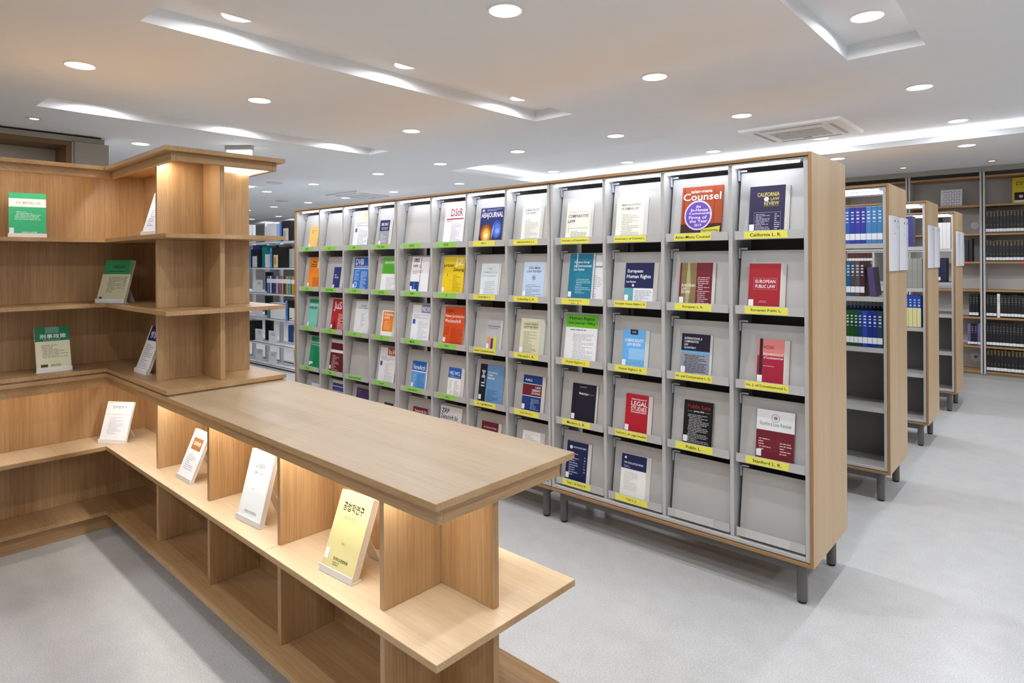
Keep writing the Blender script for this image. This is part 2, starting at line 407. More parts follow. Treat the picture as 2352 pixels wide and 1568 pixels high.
# ------------------------------------------------------------------ steel racks in oak cases
RL, RD, ZB, ZT = 1.506, .5718, .187, 2.069
leg_q = MB(); leg_q.lathe(0, 0, [(.0235, .012), (.0235, .15), (.0235, ZB)], 20); LEG = leg_q.mesh('leg', CHAR, smooth=False)
pad_q = MB(); pad_q.lathe(0, 0, [(.019, 0), (.0205, .004), (.0205, .013)], 18); PAD = pad_q.mesh('foot_pad', BLACK)
def rack(name, label, x, y, display, ends=(1, 1)):
    t = thing(name, label, 'shelf', (x, y, 0), 0, None)
    L, D = RL-.004, RD
    for a, b in [e for e, k in zip(((-.014, 0), (-L, -L+.014)), ends) if k]:
        boxpart('end_panel', RZ, t, a, b, .002, D-.002, ZB, ZT, c=.001)
        for yy in ((0, .002), (D-.002, D)): boxpart('edge_band', RZE, t, a, b, *yy, ZB+.001, ZT-.001)
    pa, pb = (-L+.014 if ends[1] else -L), (-.014 if ends[0] else 0)
    boxpart('top_panel', RX, t, pa, pb, 0, D, ZT-.015, ZT, c=.001)
    boxpart('bottom_panel', RX, t, pa, pb, 0, D, ZB, ZB+.015, c=.001)
    ea, eb = (-L+.037 if ends[1] else -L+.0205), (-.037 if ends[0] else -.0205)
    for a, b in ((eb, eb+.0195), (ea-.0195, ea)): boxpart('side_post', METAL, t, a, b, .01, D-.01, ZB+.018, ZT-.018, c=.0015)
    boxpart('top_rail', METAL, t, ea, eb, .01, D-.01, ZT-.026, ZT-.018, c=.001)
    boxpart('base_tray', METAL, t, ea, eb, .01, D-.01, ZB+.018, ZB+.038, c=.002)
    for lx in (-.065, -L+.065):
        for ly in (.05, D-.05):
            o = obj('leg', LEG, t); o.location = (lx, ly, 0)
            p = obj('foot_pad', PAD, o)
    for ly in (.05, D-.05): boxpart('leg_rail', CHAR, t, -L+.065, -.065, ly-.016, ly+.016, ZB-.046, ZB-.001, c=.002)
    for lx in (-.065, -L+.065): boxpart('cross_rail', CHAR, t, lx-.016, lx+.016, .066, D-.066, ZB-.046, ZB-.001, c=.002)
    for ly in ((.04, .3) if not display else (.04,)):
        boxpart('light_strip', glow('e6edff', 7.), t, ea+.038 if ends[1] else ea, eb-.028 if ends[0] else eb, ly, ly+.013, ZT-.036, ZT-.026)
        lamp('light_strip_lamp', t, (-L/2, ly+.006, ZT-.04), 'RECTANGLE', L-.15, .014, 3.2*RACK_W, (.88, .94, 1.08), (R(-12) if display else 0, 0, 0))
    if ends[0]: boxpart('driver_box', paint('c9c9cc', .4), t, -.115, -.06, .018, .034, ZT-.0275, ZT-.0255)
    return t

ZR = [1.68-.3605*r for r in range(5)]; TILT = R(8.5)
XR = [-.865, -2.371, -3.877]      # oak end of each magazine module
NEAR_END = ['at the aisle end', 'in the middle of the run', 'at the far end by the white stacks']
LBL = [['AöR', 'AcP', 'AfP', 'Der Staat', 'DRiZ', 'DStR', 'ABA J.', 'Administrative L. J.', 'American J. of Comparative L.', 'American J. of Criminal L.', 'Asian-Mena Counsel', 'California L. R.'],
       ['DÖV', 'Die Polizei', 'DVBl', 'EuGRZ', 'HFR', 'JZ', 'Cambridge L. J.', 'Columbia L. R.', 'European Energy and|Envi. L. R.', 'European Human Rights L. R.', 'European L. R.', 'European Public L.'],
       ['JR', 'JuS', 'KJB', 'KJ', 'MDR', 'NJW', 'Global Constitutionalism', 'Harvard L. R.', 'Human Rights L. J.', 'Human Rights L. R.', 'Int. and Comparative L. Q.', 'Int. J. of Constitutional L.'],
       ['NVwZ', 'OER', 'Recht und Politik', 'StuW', 'VerwArch', 'VRÜ', 'Int. Legal Materials', 'Law Library J.', 'Modern L. R.', 'Oxford J. of Legal Studies', 'Public L.', 'Stanford L. R.'],
       ['', '', '', '', '', '', '', '', 'Yale L. & Policy R.', 'Yale L. J.', None, None]]
DIVXS = [[-.382, -.751, -1.12], [-.370, -.738, -1.109], [-.366, -.735, -1.106]]
ENDS = [(1, 0), (0, 0), (0, 1)]
YEL = paint('efe85a', .35, var=.02, name='yellow_card'); GRN = paint('93d45a', .35, var=.02, name='green_card'); INK = paint('1c1c10', .5, name='label_ink')
CLEAR = paint('c9c9c2', .12, var=.12, scale=60, name='clear_label_sleeve')
for mi, x in enumerate(XR):
    rk = rack('magazine_rack', f'grey steel magazine rack in an oak case, {NEAR_END[mi]}', x, 3.0, True, ENDS[mi])
    DIVX = DIVXS[mi]
    for dx in DIVX: boxpart('divider', METAL, rk, dx-.01, dx+.01, .02, .27, ZB+.038, ZT-.026, c=.0015)
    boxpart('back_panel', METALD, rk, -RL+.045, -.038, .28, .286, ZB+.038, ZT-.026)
    L = RL-.004
    edges = [-.037 if ENDS[mi][0] else -.0205]+DIVX+[-L+.037 if ENDS[mi][1] else -L+.0205]
    for bi in range(4):
        c = 11-mi*4-bi                                   # bay counted from the far end
        xr_ = edges[bi]-(.0 if bi == 0 else .01)-.002; xl_ = edges[bi+1]+.01+.014
        if bi == 3: xl_ = edges[4]+.014
        for r in range(5):
            z = ZR[r]; hh = .335 if r == 0 else .31
            q = MB(); sy, cz = math.sin(TILT), math.cos(TILT)
            # lip, floor plate and tilted plate folded from one sheet
            q.box(xl_, xr_, .014, .0155, z, z+.042)
            q.box(xl_, xr_, .0155, .058, z, z+.0025)
            a = Vector((0, .055, z+.002)); upv = Vector((0, sy, cz)); nv = Vector((0, cz, -sy))
            P = [a, a+upv*hh, a+upv*hh+nv*.002, a+nv*.002]
            q.prism([(p.y, p.z) for p in P], 0, xl_, xr_)
            sh = q.build('display_shelf', METAL, rk)
            q = MB(); q.box(xl_-.009, xl_-.002, .085, .1, z+hh-.04, z+hh+.012); q.box(xl_-.009, xl_+.03, .1, .104, z+hh+.004, z+hh+.012)
            q.build('bracket', paint('c5c8d0', .3, .5), sh)
            lb = LBL[r][c]
            cx0 = xl_+.048; cx1 = cx0+.2
            q = MB(); mats = [CLEAR]
            q.box(cx0-.004, cx1+.004, .0128, .0139, z+.002, z+.041, 0)
            if lb is not None:
                mats += [YEL if c >= 6 else GRN, INK]
                q.box(cx0, cx1, .0122, .013, z+.004, z+.0385, 1)
                lines = lb.split('|') if lb else []
                for li, s in enumerate(lines):
                    g, fs, asp = glyphs(s)
                    th_ = .0155/len(lines)*1.15 if len(lines) > 1 else .0155
                    tw = min(th_*asp*1.15, .19); tc = (cx0+cx1)/2
                    zb = z+.0135 if len(lines) == 1 else z+.0215-li*.0155
                    q.add([(tc-tw/2+tw*u, .01195, zb+th_*v) for u, v in g], fs, 2)
            q.build('label_card', mats, sh, recalc=False)

# ------------------------------------------------------------------ journals on the magazine racks
ROWN = ['top row', 'second row', 'third row', 'fourth row', 'bottom row']
def face_book(name, label, cat, M, w, h, t, cover, els, group, pages=PAGES, curl=0.):
    """a paperback facing -y of the frame M: thing > page_block, cover (> print, lettering), call_label"""
    o = thing(name, label, cat, (0, 0, 0), 0, group); o.matrix_world = M
    q = MB(); cv = min(.0012, t*.2)
    if t > .004:
        pb = MB(); pb.prism([(.001, cv), (w-.0012, cv), (w-.0012+curl, t-cv), (.001, t-cv)], 2, .001, h-.001); pb.build('page_block', pages, o)
    q.box(0, w, 0, cv, 0, h); q.box(0, w+curl, t-cv, t, 0, h); q.box(0, .001, cv, t-cv, 0, h)
    c = q.build('cover', paint(cover, .5, spec=.3, var=.03, scale=15), o)
    if els: art(c, els, w, h)
    return o
def rack_book(c, r, x, w, h, t, cover, look, els, st=1, off=.002):
    n = Vector((0, -math.cos(TILT), math.sin(TILT))); upv = Vector((0, math.sin(TILT), math.cos(TILT)))
    Oo = Vector((x, 3.055, ZR[r]+.005))+n*(t+off)
    M = Matrix(((1, 0, 0, Oo.x), (0, -n.y, upv.y, Oo.y), (0, -n.z, upv.z, Oo.z), (0, 0, 0, 1)))
    if st: els = list(els)+[('r', .02, .13, .02+.03/w*.8, .13+.032/h, 'f4f4f4')]
    bay = f'{ORD[11-c]} bay from oak end'
    return face_book('journal', f'{look}, {ROWN[r]}, {bay}', 'journal', M, w, h, t, cover, els, 'law journals on the magazine rack', curl=t*.8 if t > .011 else 0)
WH, DK, GR = 'f4f3f0', '3a3a3c', '8d8f94'
J = [
 (0,0,-5.216,.140,.222,.010,'f0c46a','thin orange yellow journal',[('l',.2,.7,.8,.85,3,'a8803a')]),
 (2,0,-4.528,.210,.293,.005,'f3f4f7','white magazine with yellow corner block',[('r',.55,.84,1,1,'e6dc6a'),('t',.62,.87,.95,.97,'AfP','fbfbf3'),('r',.1,.5,.24,.62,'3f69b8'),('l',.1,.66,.95,.78,3,GR),('l',.3,.08,.95,.6,14,'b9bcc4')]),
 (3,0,-4.145,.125,.229,.020,'9a9ca3','thick grey journal with navy title block',[('r',0,.62,1,1,'232a5c'),('t',.15,.8,.85,.9,'DER STAAT','f3f3f3'),('l',.15,.66,.9,.75,2,'cfd2dd'),('l',.15,.2,.8,.52,8,'d8d9dd')]),
 (5,0,-3.390,.205,.295,.006,'f4f3f4','white magazine with big dark red slanted title',[('t',.3,.75,.9,.94,'DStR','8f2436'),('r',.1,.67,.95,.7,'9c2c3c'),('l',.35,.1,.9,.6,18,'b5b5bd'),('l',.1,.62,.4,.66,1,'c05060')]),
 (0,1,-5.253,.210,.299,.006,'f08a1d','orange magazine with black stacked title',[('t',.3,.84,.6,.9,'Die','2a1a10'),('t',.14,.77,.62,.83,'Öffentliche','2a1a10'),('t',.1,.7,.62,.76,'Verwaltung','2a1a10'),('r',.64,.68,.95,.9,'f7c79a'),('l',.4,.1,.9,.4,9,'a65a10')]),
 (1,1,-4.811,.108,.213,.020,'28306f','small thick navy journal with white title',[('t',.2,.64,.42,.7,'DIE','f3f3f3'),('t',.2,.54,.75,.6,'POLIZEI','f3f3f3')]),
 (2,1,-4.533,.210,.297,.006,'2b74c4','blue magazine with white band below its title',[('r',0,.7,1,1,'24559f'),('t',.08,.79,.6,.96,'DVBl','f3f5fa'),('t',.08,.72,.95,.76,'DEUTSCHES VERWALTUNGSBLATT','e8eefa'),('r',0,.675,1,.7,'e9eef8'),('l',.08,.34,.42,.64,12,'bcd4f2'),('l',.5,.06,.92,.62,22,'bcd4f2'),('d',.2,.22,.12,'cfe0f4'),('d',.2,.22,.08,'5a8fd0')]),
 (3,1,-4.141,.210,.294,.006,'f2f2f2','white magazine with grass green top half',[('r',0,.55,1,1,'5cb531'),('t',.12,.83,.98,.9,'GRUNDRECHTE','f6f8f2'),('l',.1,.58,.9,.78,5,'4a9a27'),('l',.3,.08,.9,.45,14,'c1c3c6')]),
 (4,1,-3.773,.208,.294,.006,'f3f3f5','white magazine with a night blue photo block',[('t',.1,.9,.42,.97,'AMER','33333a'),('r',.1,.87,.42,.89,'a84038'),('t',.1,.73,.55,.8,'HFR 12','3a3350'),('l',.08,.55,.7,.66,3,'a8a8b2'),('r',.52,.05,.54,1,'5a5a66'),('r',0,.02,.5,.36,'1e3f8c'),('q',[(.22,.1),(.26,.1),(.25,.34),(.23,.34)],'7fb2f0'),('r',.06,.05,.4,.16,'e8ebf2')]),
 (5,1,-3.410,.220,.294,.006,'f0cf1c','bright yellow magazine with white initials',[('t',.55,.74,.95,.95,'JZ','f8f4dc'),('t',.0,.72,.5,.83,'Juristen','3b3320'),('t',.48,.62,.98,.72,'Zeitung','3b3320'),('t',.2,.52,.25,.58,'3','5a4e1c'),('l',.5,.14,.9,.56,10,'bfa326'),('r',.2,.03,.3,.1,'d9d3b0')]),
 (0,2,-5.256,.160,.280,.006,'7fcbb5','pale teal magazine with a darker green top',[('r',0,.88,1,1,'1d8a66'),('t',.1,.78,.95,.85,'JURISTISCHE','e9f6f1'),('t',.08,.68,.9,.76,'RUNDSCHAU','204a44')]),
 (1,2,-4.871,.210,.293,.006,'b3242c','red magazine with large white title and figure',[('t',.12,.64,.68,.93,'JuS','f7f2f0'),('l',.5,.1,1,.58,12,'f0d5d2'),('q',[(.15,.02),(.4,.02),(.36,.3),(.3,.42),(.2,.3)],'7c1620')]),
 (2,2,-4.513,.210,.292,.008,'e3e5e6','pale grey journal with small grey title',[('t',.35,.84,.7,.89,'Karlsruher','8a8d90'),('t',.2,.77,.95,.82,'Juristische Bibliographie','8a8d90'),('l',.42,.25,.68,.66,7,'b5b8bb')]),
 (3,2,-4.123,.145,.229,.020,'f4f2ee','thick white journal with an orange panel',[('r',.1,.28,1,.96,'e57e1b'),('t',.2,.82,.95,.93,'Kritische','fbf3e6'),('t',.2,.7,.7,.81,'Justiz','fbf3e6'),('l',.25,.32,.85,.64,8,'f6c48e')]),
 (4,2,-3.766,.210,.291,.006,'eff0f4','white magazine with lilac corner title',[('r',.48,.8,1,1,'8696c8'),('t',.52,.83,.96,.96,'MDR','f6f7fb'),('r',.06,.5,.2,.62,'3a5cb0'),('l',.05,.64,.9,.76,3,'b6b9c4'),('l',.36,.08,.9,.58,14,'c6c8d0')]),
 (5,2,-3.398,.206,.293,.008,'d9501c','orange red magazine with white title lines',[('t',.08,.84,.42,.93,'NJW','7a2410'),('t',.04,.72,.98,.81,'Neue Juristische','f9ece4'),('t',.04,.61,.85,.7,'Wochenschrift','f9ece4'),('l',.35,.08,.95,.5,14,'a8380f'),('l',.05,.3,.3,.5,5,'a8380f')]),
 (0,3,-5.233,.210,.295,.006,'149a62','emerald green magazine with white title',[('t',.05,.9,.4,.97,'NVwZ','0a5a3a'),('t',.02,.81,.98,.87,'Neue Zeitschrift für','eef7f2'),('t',.02,.73,.98,.79,'Verwaltungsrecht','eef7f2'),('l',.3,.08,.95,.68,18,'0c7448'),('r',.04,.17,.32,.24,'e9f3ee')]),
 (1,3,-4.894,.210,.298,.006,'6c1a20','dark maroon magazine with two white bands',[('r',0,.9,1,1,'f2f0f0'),('d',.86,.93,.08,'f6f6f6'),('r',0,.62,1,.7,'f2f0f0'),('l',.15,.1,.7,.55,10,'d9b5b8')]),
 (3,3,-4.179,.206,.291,.006,'eff0f3','white magazine with rust brown corner title',[('r',.46,.8,1,1,'b4552a'),('t',.5,.83,.98,.96,'StuW','f8f2ec'),('r',.06,.5,.2,.62,'3a5cb0'),('l',.05,.64,.9,.76,3,'b6b9c4'),('l',.36,.08,.9,.58,14,'c6c8d0')]),
 (4,3,-3.755,.160,.224,.012,'5f9fdc','sky blue journal with deeper blue title block',[('r',0,.68,1,1,'1c62b4'),('t',.06,.72,.92,.88,'VerwArch','f4f7fb'),('r',0,.645,1,.68,'eef3fa'),('l',.12,.15,.35,.56,12,'a9cbee'),('l',.42,.08,.95,.58,16,'3f7fc4')]),
 (5,3,-3.339,.131,.220,.020,'f2f2f0','thick white journal with a blue title block',[('r',0,.66,1,1,'2b5fb0'),('t',.08,.76,.92,.9,'VRÜ WCL','f0f4fa'),('l',.08,.68,.95,.74,2,'a9c0e4'),('l',.1,.1,.35,.6,12,'c1c1c1'),('l',.5,.1,.92,.6,12,'c1c1c1')]),
 (0,4,-5.217,.190,.232,.008,'f0f0f0','white journal half hidden behind the counter',[('t',.1,.72,.7,.8,'VSSAR','9a9a9e')]),
 (1,4,-4.879,.210,.300,.006,'f0f0f2','white magazine with three purple bands',[('r',0,.84,1,.92,'4c4894'),('r',0,.7,1,.82,'4c4894'),('r',0,.62,1,.68,'4c4894'),('d',.85,.88,.07,'f4f4f4')]),
 (2,4,-4.514,.210,.278,.006,'51356e','purple magazine with white initials',[('t',.08,.56,.62,.7,'ZfV','f5f2f7'),('l',.1,.85,.35,.95,3,'9a84b0')]),
 (3,4,-4.106,.117,.215,.020,'123f28','thick dark green journal',[]),
 (4,4,-3.762,.168,.234,.008,'7d1d2a','wine red journal with white serif title',[('t',.1,.84,.95,.93,'Zeitschrift für','f2e4e4'),('t',.1,.73,.95,.82,'Gesetzgebung','f2e4e4')]),
 (5,4,-3.456,.226,.291,.006,'f0eff1','white magazine with black three line title',[('t',.06,.82,.42,.93,'ZRP','2a2a2e'),('t',.04,.68,.85,.79,'Zeitschrift für','3a3a3e'),('t',.04,.55,.9,.66,'Rechtspolitik','3a3a3e')]),
 (6,0,-3.026,.210,.262,.005,'232a66','magazine showing a fiery explosion in blue dusk',[('d',.3,.3,.3,'5a3416',.29),('d',.3,.3,.25,'94531c',.25),('d',.31,.28,.2,'d08a2e',.2),('d',.31,.28,.14,'f0bd54',.15),('d',.31,.27,.08,'fdf0c0'),('d',.76,.42,.22,'35509e',.24),('d',.78,.4,.16,'4f74cc',.18),('d',.8,.38,.09,'86a6ec'),('q',[(.56,.12),(.6,.3),(.64,.56),(.57,.4)],'a9b6e0'),('q',[(0,0),(.3,.0),(.2,.1),(.06,.22),(0,.3)],'1c120c'),('q',[(.45,0),(1,0),(1,.2),(.85,.12),(.7,.16)],'141426'),('t',.04,.7,1,.88,'ABAJOURNAL','f6f7fc'),('t',.06,.9,.18,.97,'ABA','f6f7fc'),('l',.25,.9,.95,.97,2,'a9aedc')],0),
 (7,0,-2.635,.152,.250,.015,'f1efe6','ivory journal with grey small capital title',[('t',.12,.86,.9,.92,'ADMINISTRATIVE','85827a'),('t',.2,.78,.75,.84,'LAW REVIEW','85827a'),('l',.15,.1,.9,.65,14,'c4c1b6')]),
 (8,0,-2.279,.174,.249,.015,'f0eedc','cream journal with bold title above a framed panel',[('t',.1,.74,.9,.78,'The American Journal of','a9a590'),('t',.08,.62,.92,.7,'COMPARATIVE','55534a'),('t',.08,.5,.4,.58,'LAW','55534a'),('r',.12,.36,.95,.365,'6a675a'),('r',.12,0,.125,.36,'6a675a'),('l',.2,.08,.9,.3,7,'bdb9a4')]),
 (9,0,-1.923,.175,.249,.020,'f1f0e2','thick cream journal with a thin ruled border',[('t',.16,.8,.88,.86,'AMERICAN JOURNAL','77756a'),('t',.18,.72,.82,.78,'OF CRIMINAL LAW','77756a'),('r',.08,.06,.085,.95,'c7c4b0'),('r',.92,.06,.925,.95,'c7c4b0'),('l',.2,.1,.85,.64,14,'c4c1b0')]),
 (6,1,-3.013,.162,.242,.012,'dde6e8','pale blue grey journal with faint grey title',[('t',.38,.82,.62,.88,'THE','a9b3b6'),('t',.08,.72,.92,.78,'CAMBRIDGE','a9b3b6'),('t',.08,.62,.9,.68,'LAW JOURNAL','a9b3b6'),('l',.25,.1,.85,.52,8,'c0cacd')]),
 (7,1,-2.618,.172,.249,.025,'c3d6ea','thick pale blue journal with round black seal',[('t',.22,.82,.78,.88,'COLUMBIA','4a5a74'),('t',.16,.73,.84,.79,'LAW REVIEW','4a5a74'),('d',.5,.6,.085,'4d5c78'),('d',.5,.6,.07,'b9cde4'),('d',.5,.6,.04,'6a7a94'),('l',.12,.08,.9,.44,9,'98abc4')]),
 (8,1,-2.265,.168,.300,.012,'1f7a95','glossy teal curled journal with white title',[('t',.22,.8,.86,.85,'European Energy','f1f7f9'),('t',.2,.73,.95,.78,'and Environmental','f1f7f9'),('t',.2,.66,.66,.71,'Law Review','f1f7f9'),('r',.3,.72,.34,1,'d5ecf2'),('l',.3,.2,.95,.5,9,'9fcbd8')]),
 (9,1,-1.869,.179,.244,.020,'eceef1','white journal with navy top half and teal corner',[('r',0,.42,1,1,'1e2350'),('r',0,0,.32,.42,'5fa9b4'),('t',.08,.75,.62,.85,'European','f4f5fa'),('t',.06,.62,.9,.73,'Human Rights','f4f5fa'),('t',.06,.54,.4,.59,'Law Review','f4f5fa'),('d',.3,.48,.04,'dfe2f0'),('l',.36,.1,.95,.38,8,'b0b4bc')]),
 (6,2,-2.956,.121,.222,.012,'b9b8bd','grey lilac journal with three coloured bars',[('t',.04,.79,.96,.84,'Global Constitutionalism','6e6d75'),('r',.1,.0,.27,.48,'e0953c'),('r',.34,.0,.52,.44,'7a2f52'),('r',.58,.0,.78,.52,'d5dc3e'),('l',.1,.72,.8,.77,1,'8d8c94')]),
 (7,2,-2.647,.164,.249,.025,'d8d6b4','thick khaki cream journal with boxed title',[('r',.12,.74,.92,.745,'77755e'),('r',.12,.9,.92,.905,'77755e'),('t',.18,.83,.86,.88,'HARVARD','66644e'),('t',.16,.76,.88,.81,'LAW REVIEW','66644e'),('l',.15,.06,.85,.68,16,'aaa88c')]),
 (8,2,-2.298,.229,.294,.010,'f3f3f4','white magazine with lime green title block',[('r',0,.74,1,1,'67bf2b'),('t',.1,.88,.9,.96,'Human Rights','16220c'),('t',.08,.79,.9,.86,'Law Journal · HRLJ','2b3f1c'),('l',.08,.66,.95,.72,1,'9a9a9c'),('l',.24,.06,.9,.62,20,'c2c3c6')],0),
 (9,2,-1.886,.141,.231,.020,'69b0e8','sky blue journal with a navy tab on top',[('r',.32,.88,.66,1,'1b2140'),('t',.4,.92,.58,.96,'OXFORD','d9def0'),('t',.1,.7,.92,.78,'HUMAN RIGHTS','eef6fd'),('t',.2,.6,.82,.68,'LAW REVIEW','eef6fd'),('r',.3,.28,1,.55,'8fc6f0'),('t',.3,.05,.85,.18,'LAW','8fc6f0'),('t',.05,.2,.95,.3,'RIGHTS','85bfee')]),
 (6,3,-3.038,.218,.275,.008,'6b98c6','steel blue journal with a black side band',[('r',0,0,.3,1,'191a20'),('v',.08,.45,.24,.85,'ILM','b7c9dd'),('t',.36,.79,.75,.85,'International','eef3f9'),('t',.36,.72,.56,.78,'Legal','eef3f9'),('t',.36,.65,.64,.71,'Materials','eef3f9'),('l',.36,.1,.85,.4,9,'436d9c')]),
 (7,3,-2.634,.155,.247,.020,'1d3a78','navy journal with a maroon band and white title',[('r',0,.48,1,.78,'6d1f2a'),('r',0,.775,1,.79,'f0f0f0'),('r',0,.47,1,.485,'f0f0f0'),('t',.1,.85,.5,.91,'AALL','f0f2f8'),('t',.68,.68,.96,.74,'LAW','f3f0f0'),('t',.5,.6,.96,.66,'LIBRARY','f3f0f0'),('t',.48,.52,.96,.58,'JOURNAL','f3f0f0'),('l',.45,.14,.95,.42,8,'9fb0d4')]),
 (8,3,-2.248,.170,.242,.012,'1d1a2c','black violet journal with a thin crossing line',[('r',.28,0,.285,1,'5c3550'),('r',0,.86,1,.864,'5c3550'),('r',0,.66,1,.664,'5c3550'),('t',.3,.74,.68,.8,'ModernLaw','f1f0f4'),('t',.69,.74,.94,.8,'Review','6c6878'),('l',.3,.9,.95,.95,1,'a9a4b4')]),
 (9,3,-1.869,.141,.231,.022,'b01c2a','bright red journal with large white title',[('t',.25,.85,.92,.91,'Oxford Journal of','f6ecec'),('t',.25,.73,.96,.84,'LEGAL','f9f3f3'),('t',.25,.61,.94,.71,'STUDIES','f9f3f3'),('r',.25,.585,.94,.592,'f9f3f3'),('r',.25,.57,.94,.576,'f9f3f3'),('r',.15,.06,.9,.075,'f3e4e4')]),
 (6,4,-3.015,.154,.249,.020,'6b2330','maroon journal partly hidden by the counter',[('t',.12,.82,.9,.87,'The University of Chicago','ecd9da'),('t',.32,.72,.7,.77,'Law Review','ecd9da')]),
 (7,4,-2.640,.145,.250,.025,'f0efec','thick white journal with grey type and a frame',[('l',.12,.72,.9,.9,4,'bdbcb8'),('l',.4,.5,.65,.66,3,'b0aea8')]),
 (8,4,-2.286,.152,.249,.020,'1b2450','navy journal with white shield and small type',[('d',.2,.86,.07,'eef0f6'),('t',.3,.85,.92,.89,'YALE LAW & POLICY REVIEW','eef0f6'),('l',.12,.2,.6,.74,10,'aab2d0'),('l',.85,.3,.92,.7,6,'aab2d0')]),
 (9,4,-1.901,.158,.249,.022,'f1efe8','white journal with navy top block and title',[('r',0,.68,1,1,'242a58'),('t',.1,.78,.88,.83,'THE YALE LAW JOURNAL','f2f3f8'),('d',.16,.92,.045,'f2f3f8'),('l',.1,.7,.4,.76,2,'aab0d0'),('l',.12,.22,.7,.62,11,'d0cec8')],0),
 (10,0,-1.531,.222,.282,.005,'a8481e','rust orange magazine with a purple disc',[('r',0,0,1,.3,'3a2216'),('r',.05,.3,.07,1,'8c3612'),('r',.5,.3,.51,1,'8c3612'),('r',.8,.3,.81,1,'8c3612'),('t',.22,.88,.74,.94,'asian-mena','f8f4f0'),('t',.03,.74,.96,.88,'Counsel','f8f4f0'),('d',.42,.46,.34,'d8cdea',.28),('d',.42,.46,.305,'6a4bb0',.25),('t',.36,.6,.48,.65,'the','f3f0fa'),('t',.24,.53,.66,.59,'In-House','f3f0fa'),('t',.2,.46,.76,.52,'Community','f3f0fa'),('t',.2,.39,.64,.45,'Firms of','f3f0fa'),('t',.22,.32,.66,.38,'the Year','f3f0fa'),('t',.34,.25,.52,.3,'2019','f3f0fa'),('q',[(.5,.05),(.95,.1),(.97,.25),(.52,.2)],'d9cf4e'),('t',.54,.14,.92,.2,'Representing','3a3414'),('t',.55,.08,.86,.13,'Corporate','3a3414'),('l',.04,.02,.3,.1,3,'d8cfc8')],0),
 (11,0,-1.165,.167,.252,.022,'332c4a','dark purple journal with gold capitals and white seal',[('t',.22,.79,.84,.87,'CALIFORNIA','d8c96a'),('d',.48,.74,.07,'d9d8e6'),('t',.6,.71,.84,.77,'LAW','d8c96a'),('t',.42,.62,.84,.69,'REVIEW','d8c96a'),('r',.42,.6,.84,.605,'b9a94e'),('r',.15,.48,.9,.485,'b9b6cc'),('r',.15,.0,.155,.48,'b9b6cc'),('r',.895,.0,.9,.48,'b9b6cc'),('l',.18,.1,.6,.46,13,'c9c6da'),('l',.72,.1,.87,.46,9,'c9c6da')]),
 (10,1,-1.539,.179,.244,.016,'74202c','wine red glossy journal with a bronze photo panel',[('r',.06,.06,.52,1,'85754a'),('q',[(.2,.06),(.3,.06),(.36,.5),(.3,1),(.24,1)],'b3a67c'),('t',.08,.48,.5,.54,'EUROPEAN','f4efe4'),('t',.08,.41,.24,.47,'LAW','f4efe4'),('t',.08,.34,.36,.4,'REVIEW','f4efe4'),('l',.56,.12,.94,.7,14,'d9b9bc')]),
 (11,1,-1.169,.149,.238,.025,'a8242c','red hardback journal with boxed white title',[('r',.16,.7,.9,.704,'dba6a6'),('r',.16,.47,.9,.474,'dba6a6'),('r',.16,.47,.166,.7,'dba6a6'),('r',.894,.47,.9,.7,'dba6a6'),('t',.22,.6,.85,.67,'EUROPEAN','f7eeee'),('t',.22,.5,.85,.57,'PUBLIC LAW','f7eeee'),('l',.35,.2,.6,.25,2,'dba6a6')]),
 (10,2,-1.533,.157,.233,.012,'9497a2','grey journal with dark navy title block',[('r',0,.62,1,1,'1d1c30'),('r',0,.57,1,.62,'69aede'),('t',.1,.87,.72,.92,'INTERNATIONAL &','f2f2f6'),('t',.1,.8,.6,.85,'COMPARATIVE','f2f2f6'),('t',.1,.73,.24,.78,'LAW','f2f2f6'),('t',.1,.66,.52,.71,'QUARTERLY','f2f2f6'),('l',.1,.12,.92,.54,12,'4c4e58')]),
 (11,2,-1.130,.124,.236,.025,'a51f38','crimson journal with salmon top and photo strip',[('r',0,.66,1,1,'d98078'),('r',.08,0,.2,1,'33202a'),('t',.24,.8,.6,.87,'I•CON','7c2a34'),('t',.24,.67,.96,.72,'International Journal','f8eeee'),('t',.24,.6,.98,.65,'of Constitutional Law','f8eeee'),('l',.24,.44,.65,.47,1,'e6b9be')]),
 (10,3,-1.523,.159,.244,.010,'161414','black journal with red title and white list',[('t',.12,.84,.92,.93,'Public Law','a8282a'),('t',.34,.76,.7,.8,'January 2020','f0f0f0'),('r',.12,.775,.3,.779,'dcdcdc'),('r',.74,.775,.9,.779,'dcdcdc'),('l',.14,.12,.9,.72,18,'b9b9b9')]),
 (11,3,-1.142,.177,.255,.010,'74222e','maroon journal with white top and round emblem',[('r',0,.62,1,1,'f1f0ef'),('d',.5,.86,.11,'9a979a'),('d',.5,.86,.095,'eeedec'),('d',.5,.86,.05,'9a979a'),('t',.08,.71,.92,.78,'Stanford Law Review','9a9a9c'),('l',.06,.24,.4,.48,5,'d9b0b4'),('l',.62,.2,.94,.44,5,'d9b0b4')]),
]
for e in J: rack_book(*e, **(dict(off=.006) if e[:2] == (8, 1) else {}))
# the second journal showing behind the curled teal one
rack_book(8, 1, -2.205, .195, .293, .0015, 'f1f0f3', 'thin white journal behind curled teal one', [('t', .3, .74, .95, .8, 'nd Environmental', '55535c'), ('l', .3, .1, .9, .6, 12, 'c5c4cc')], 0)

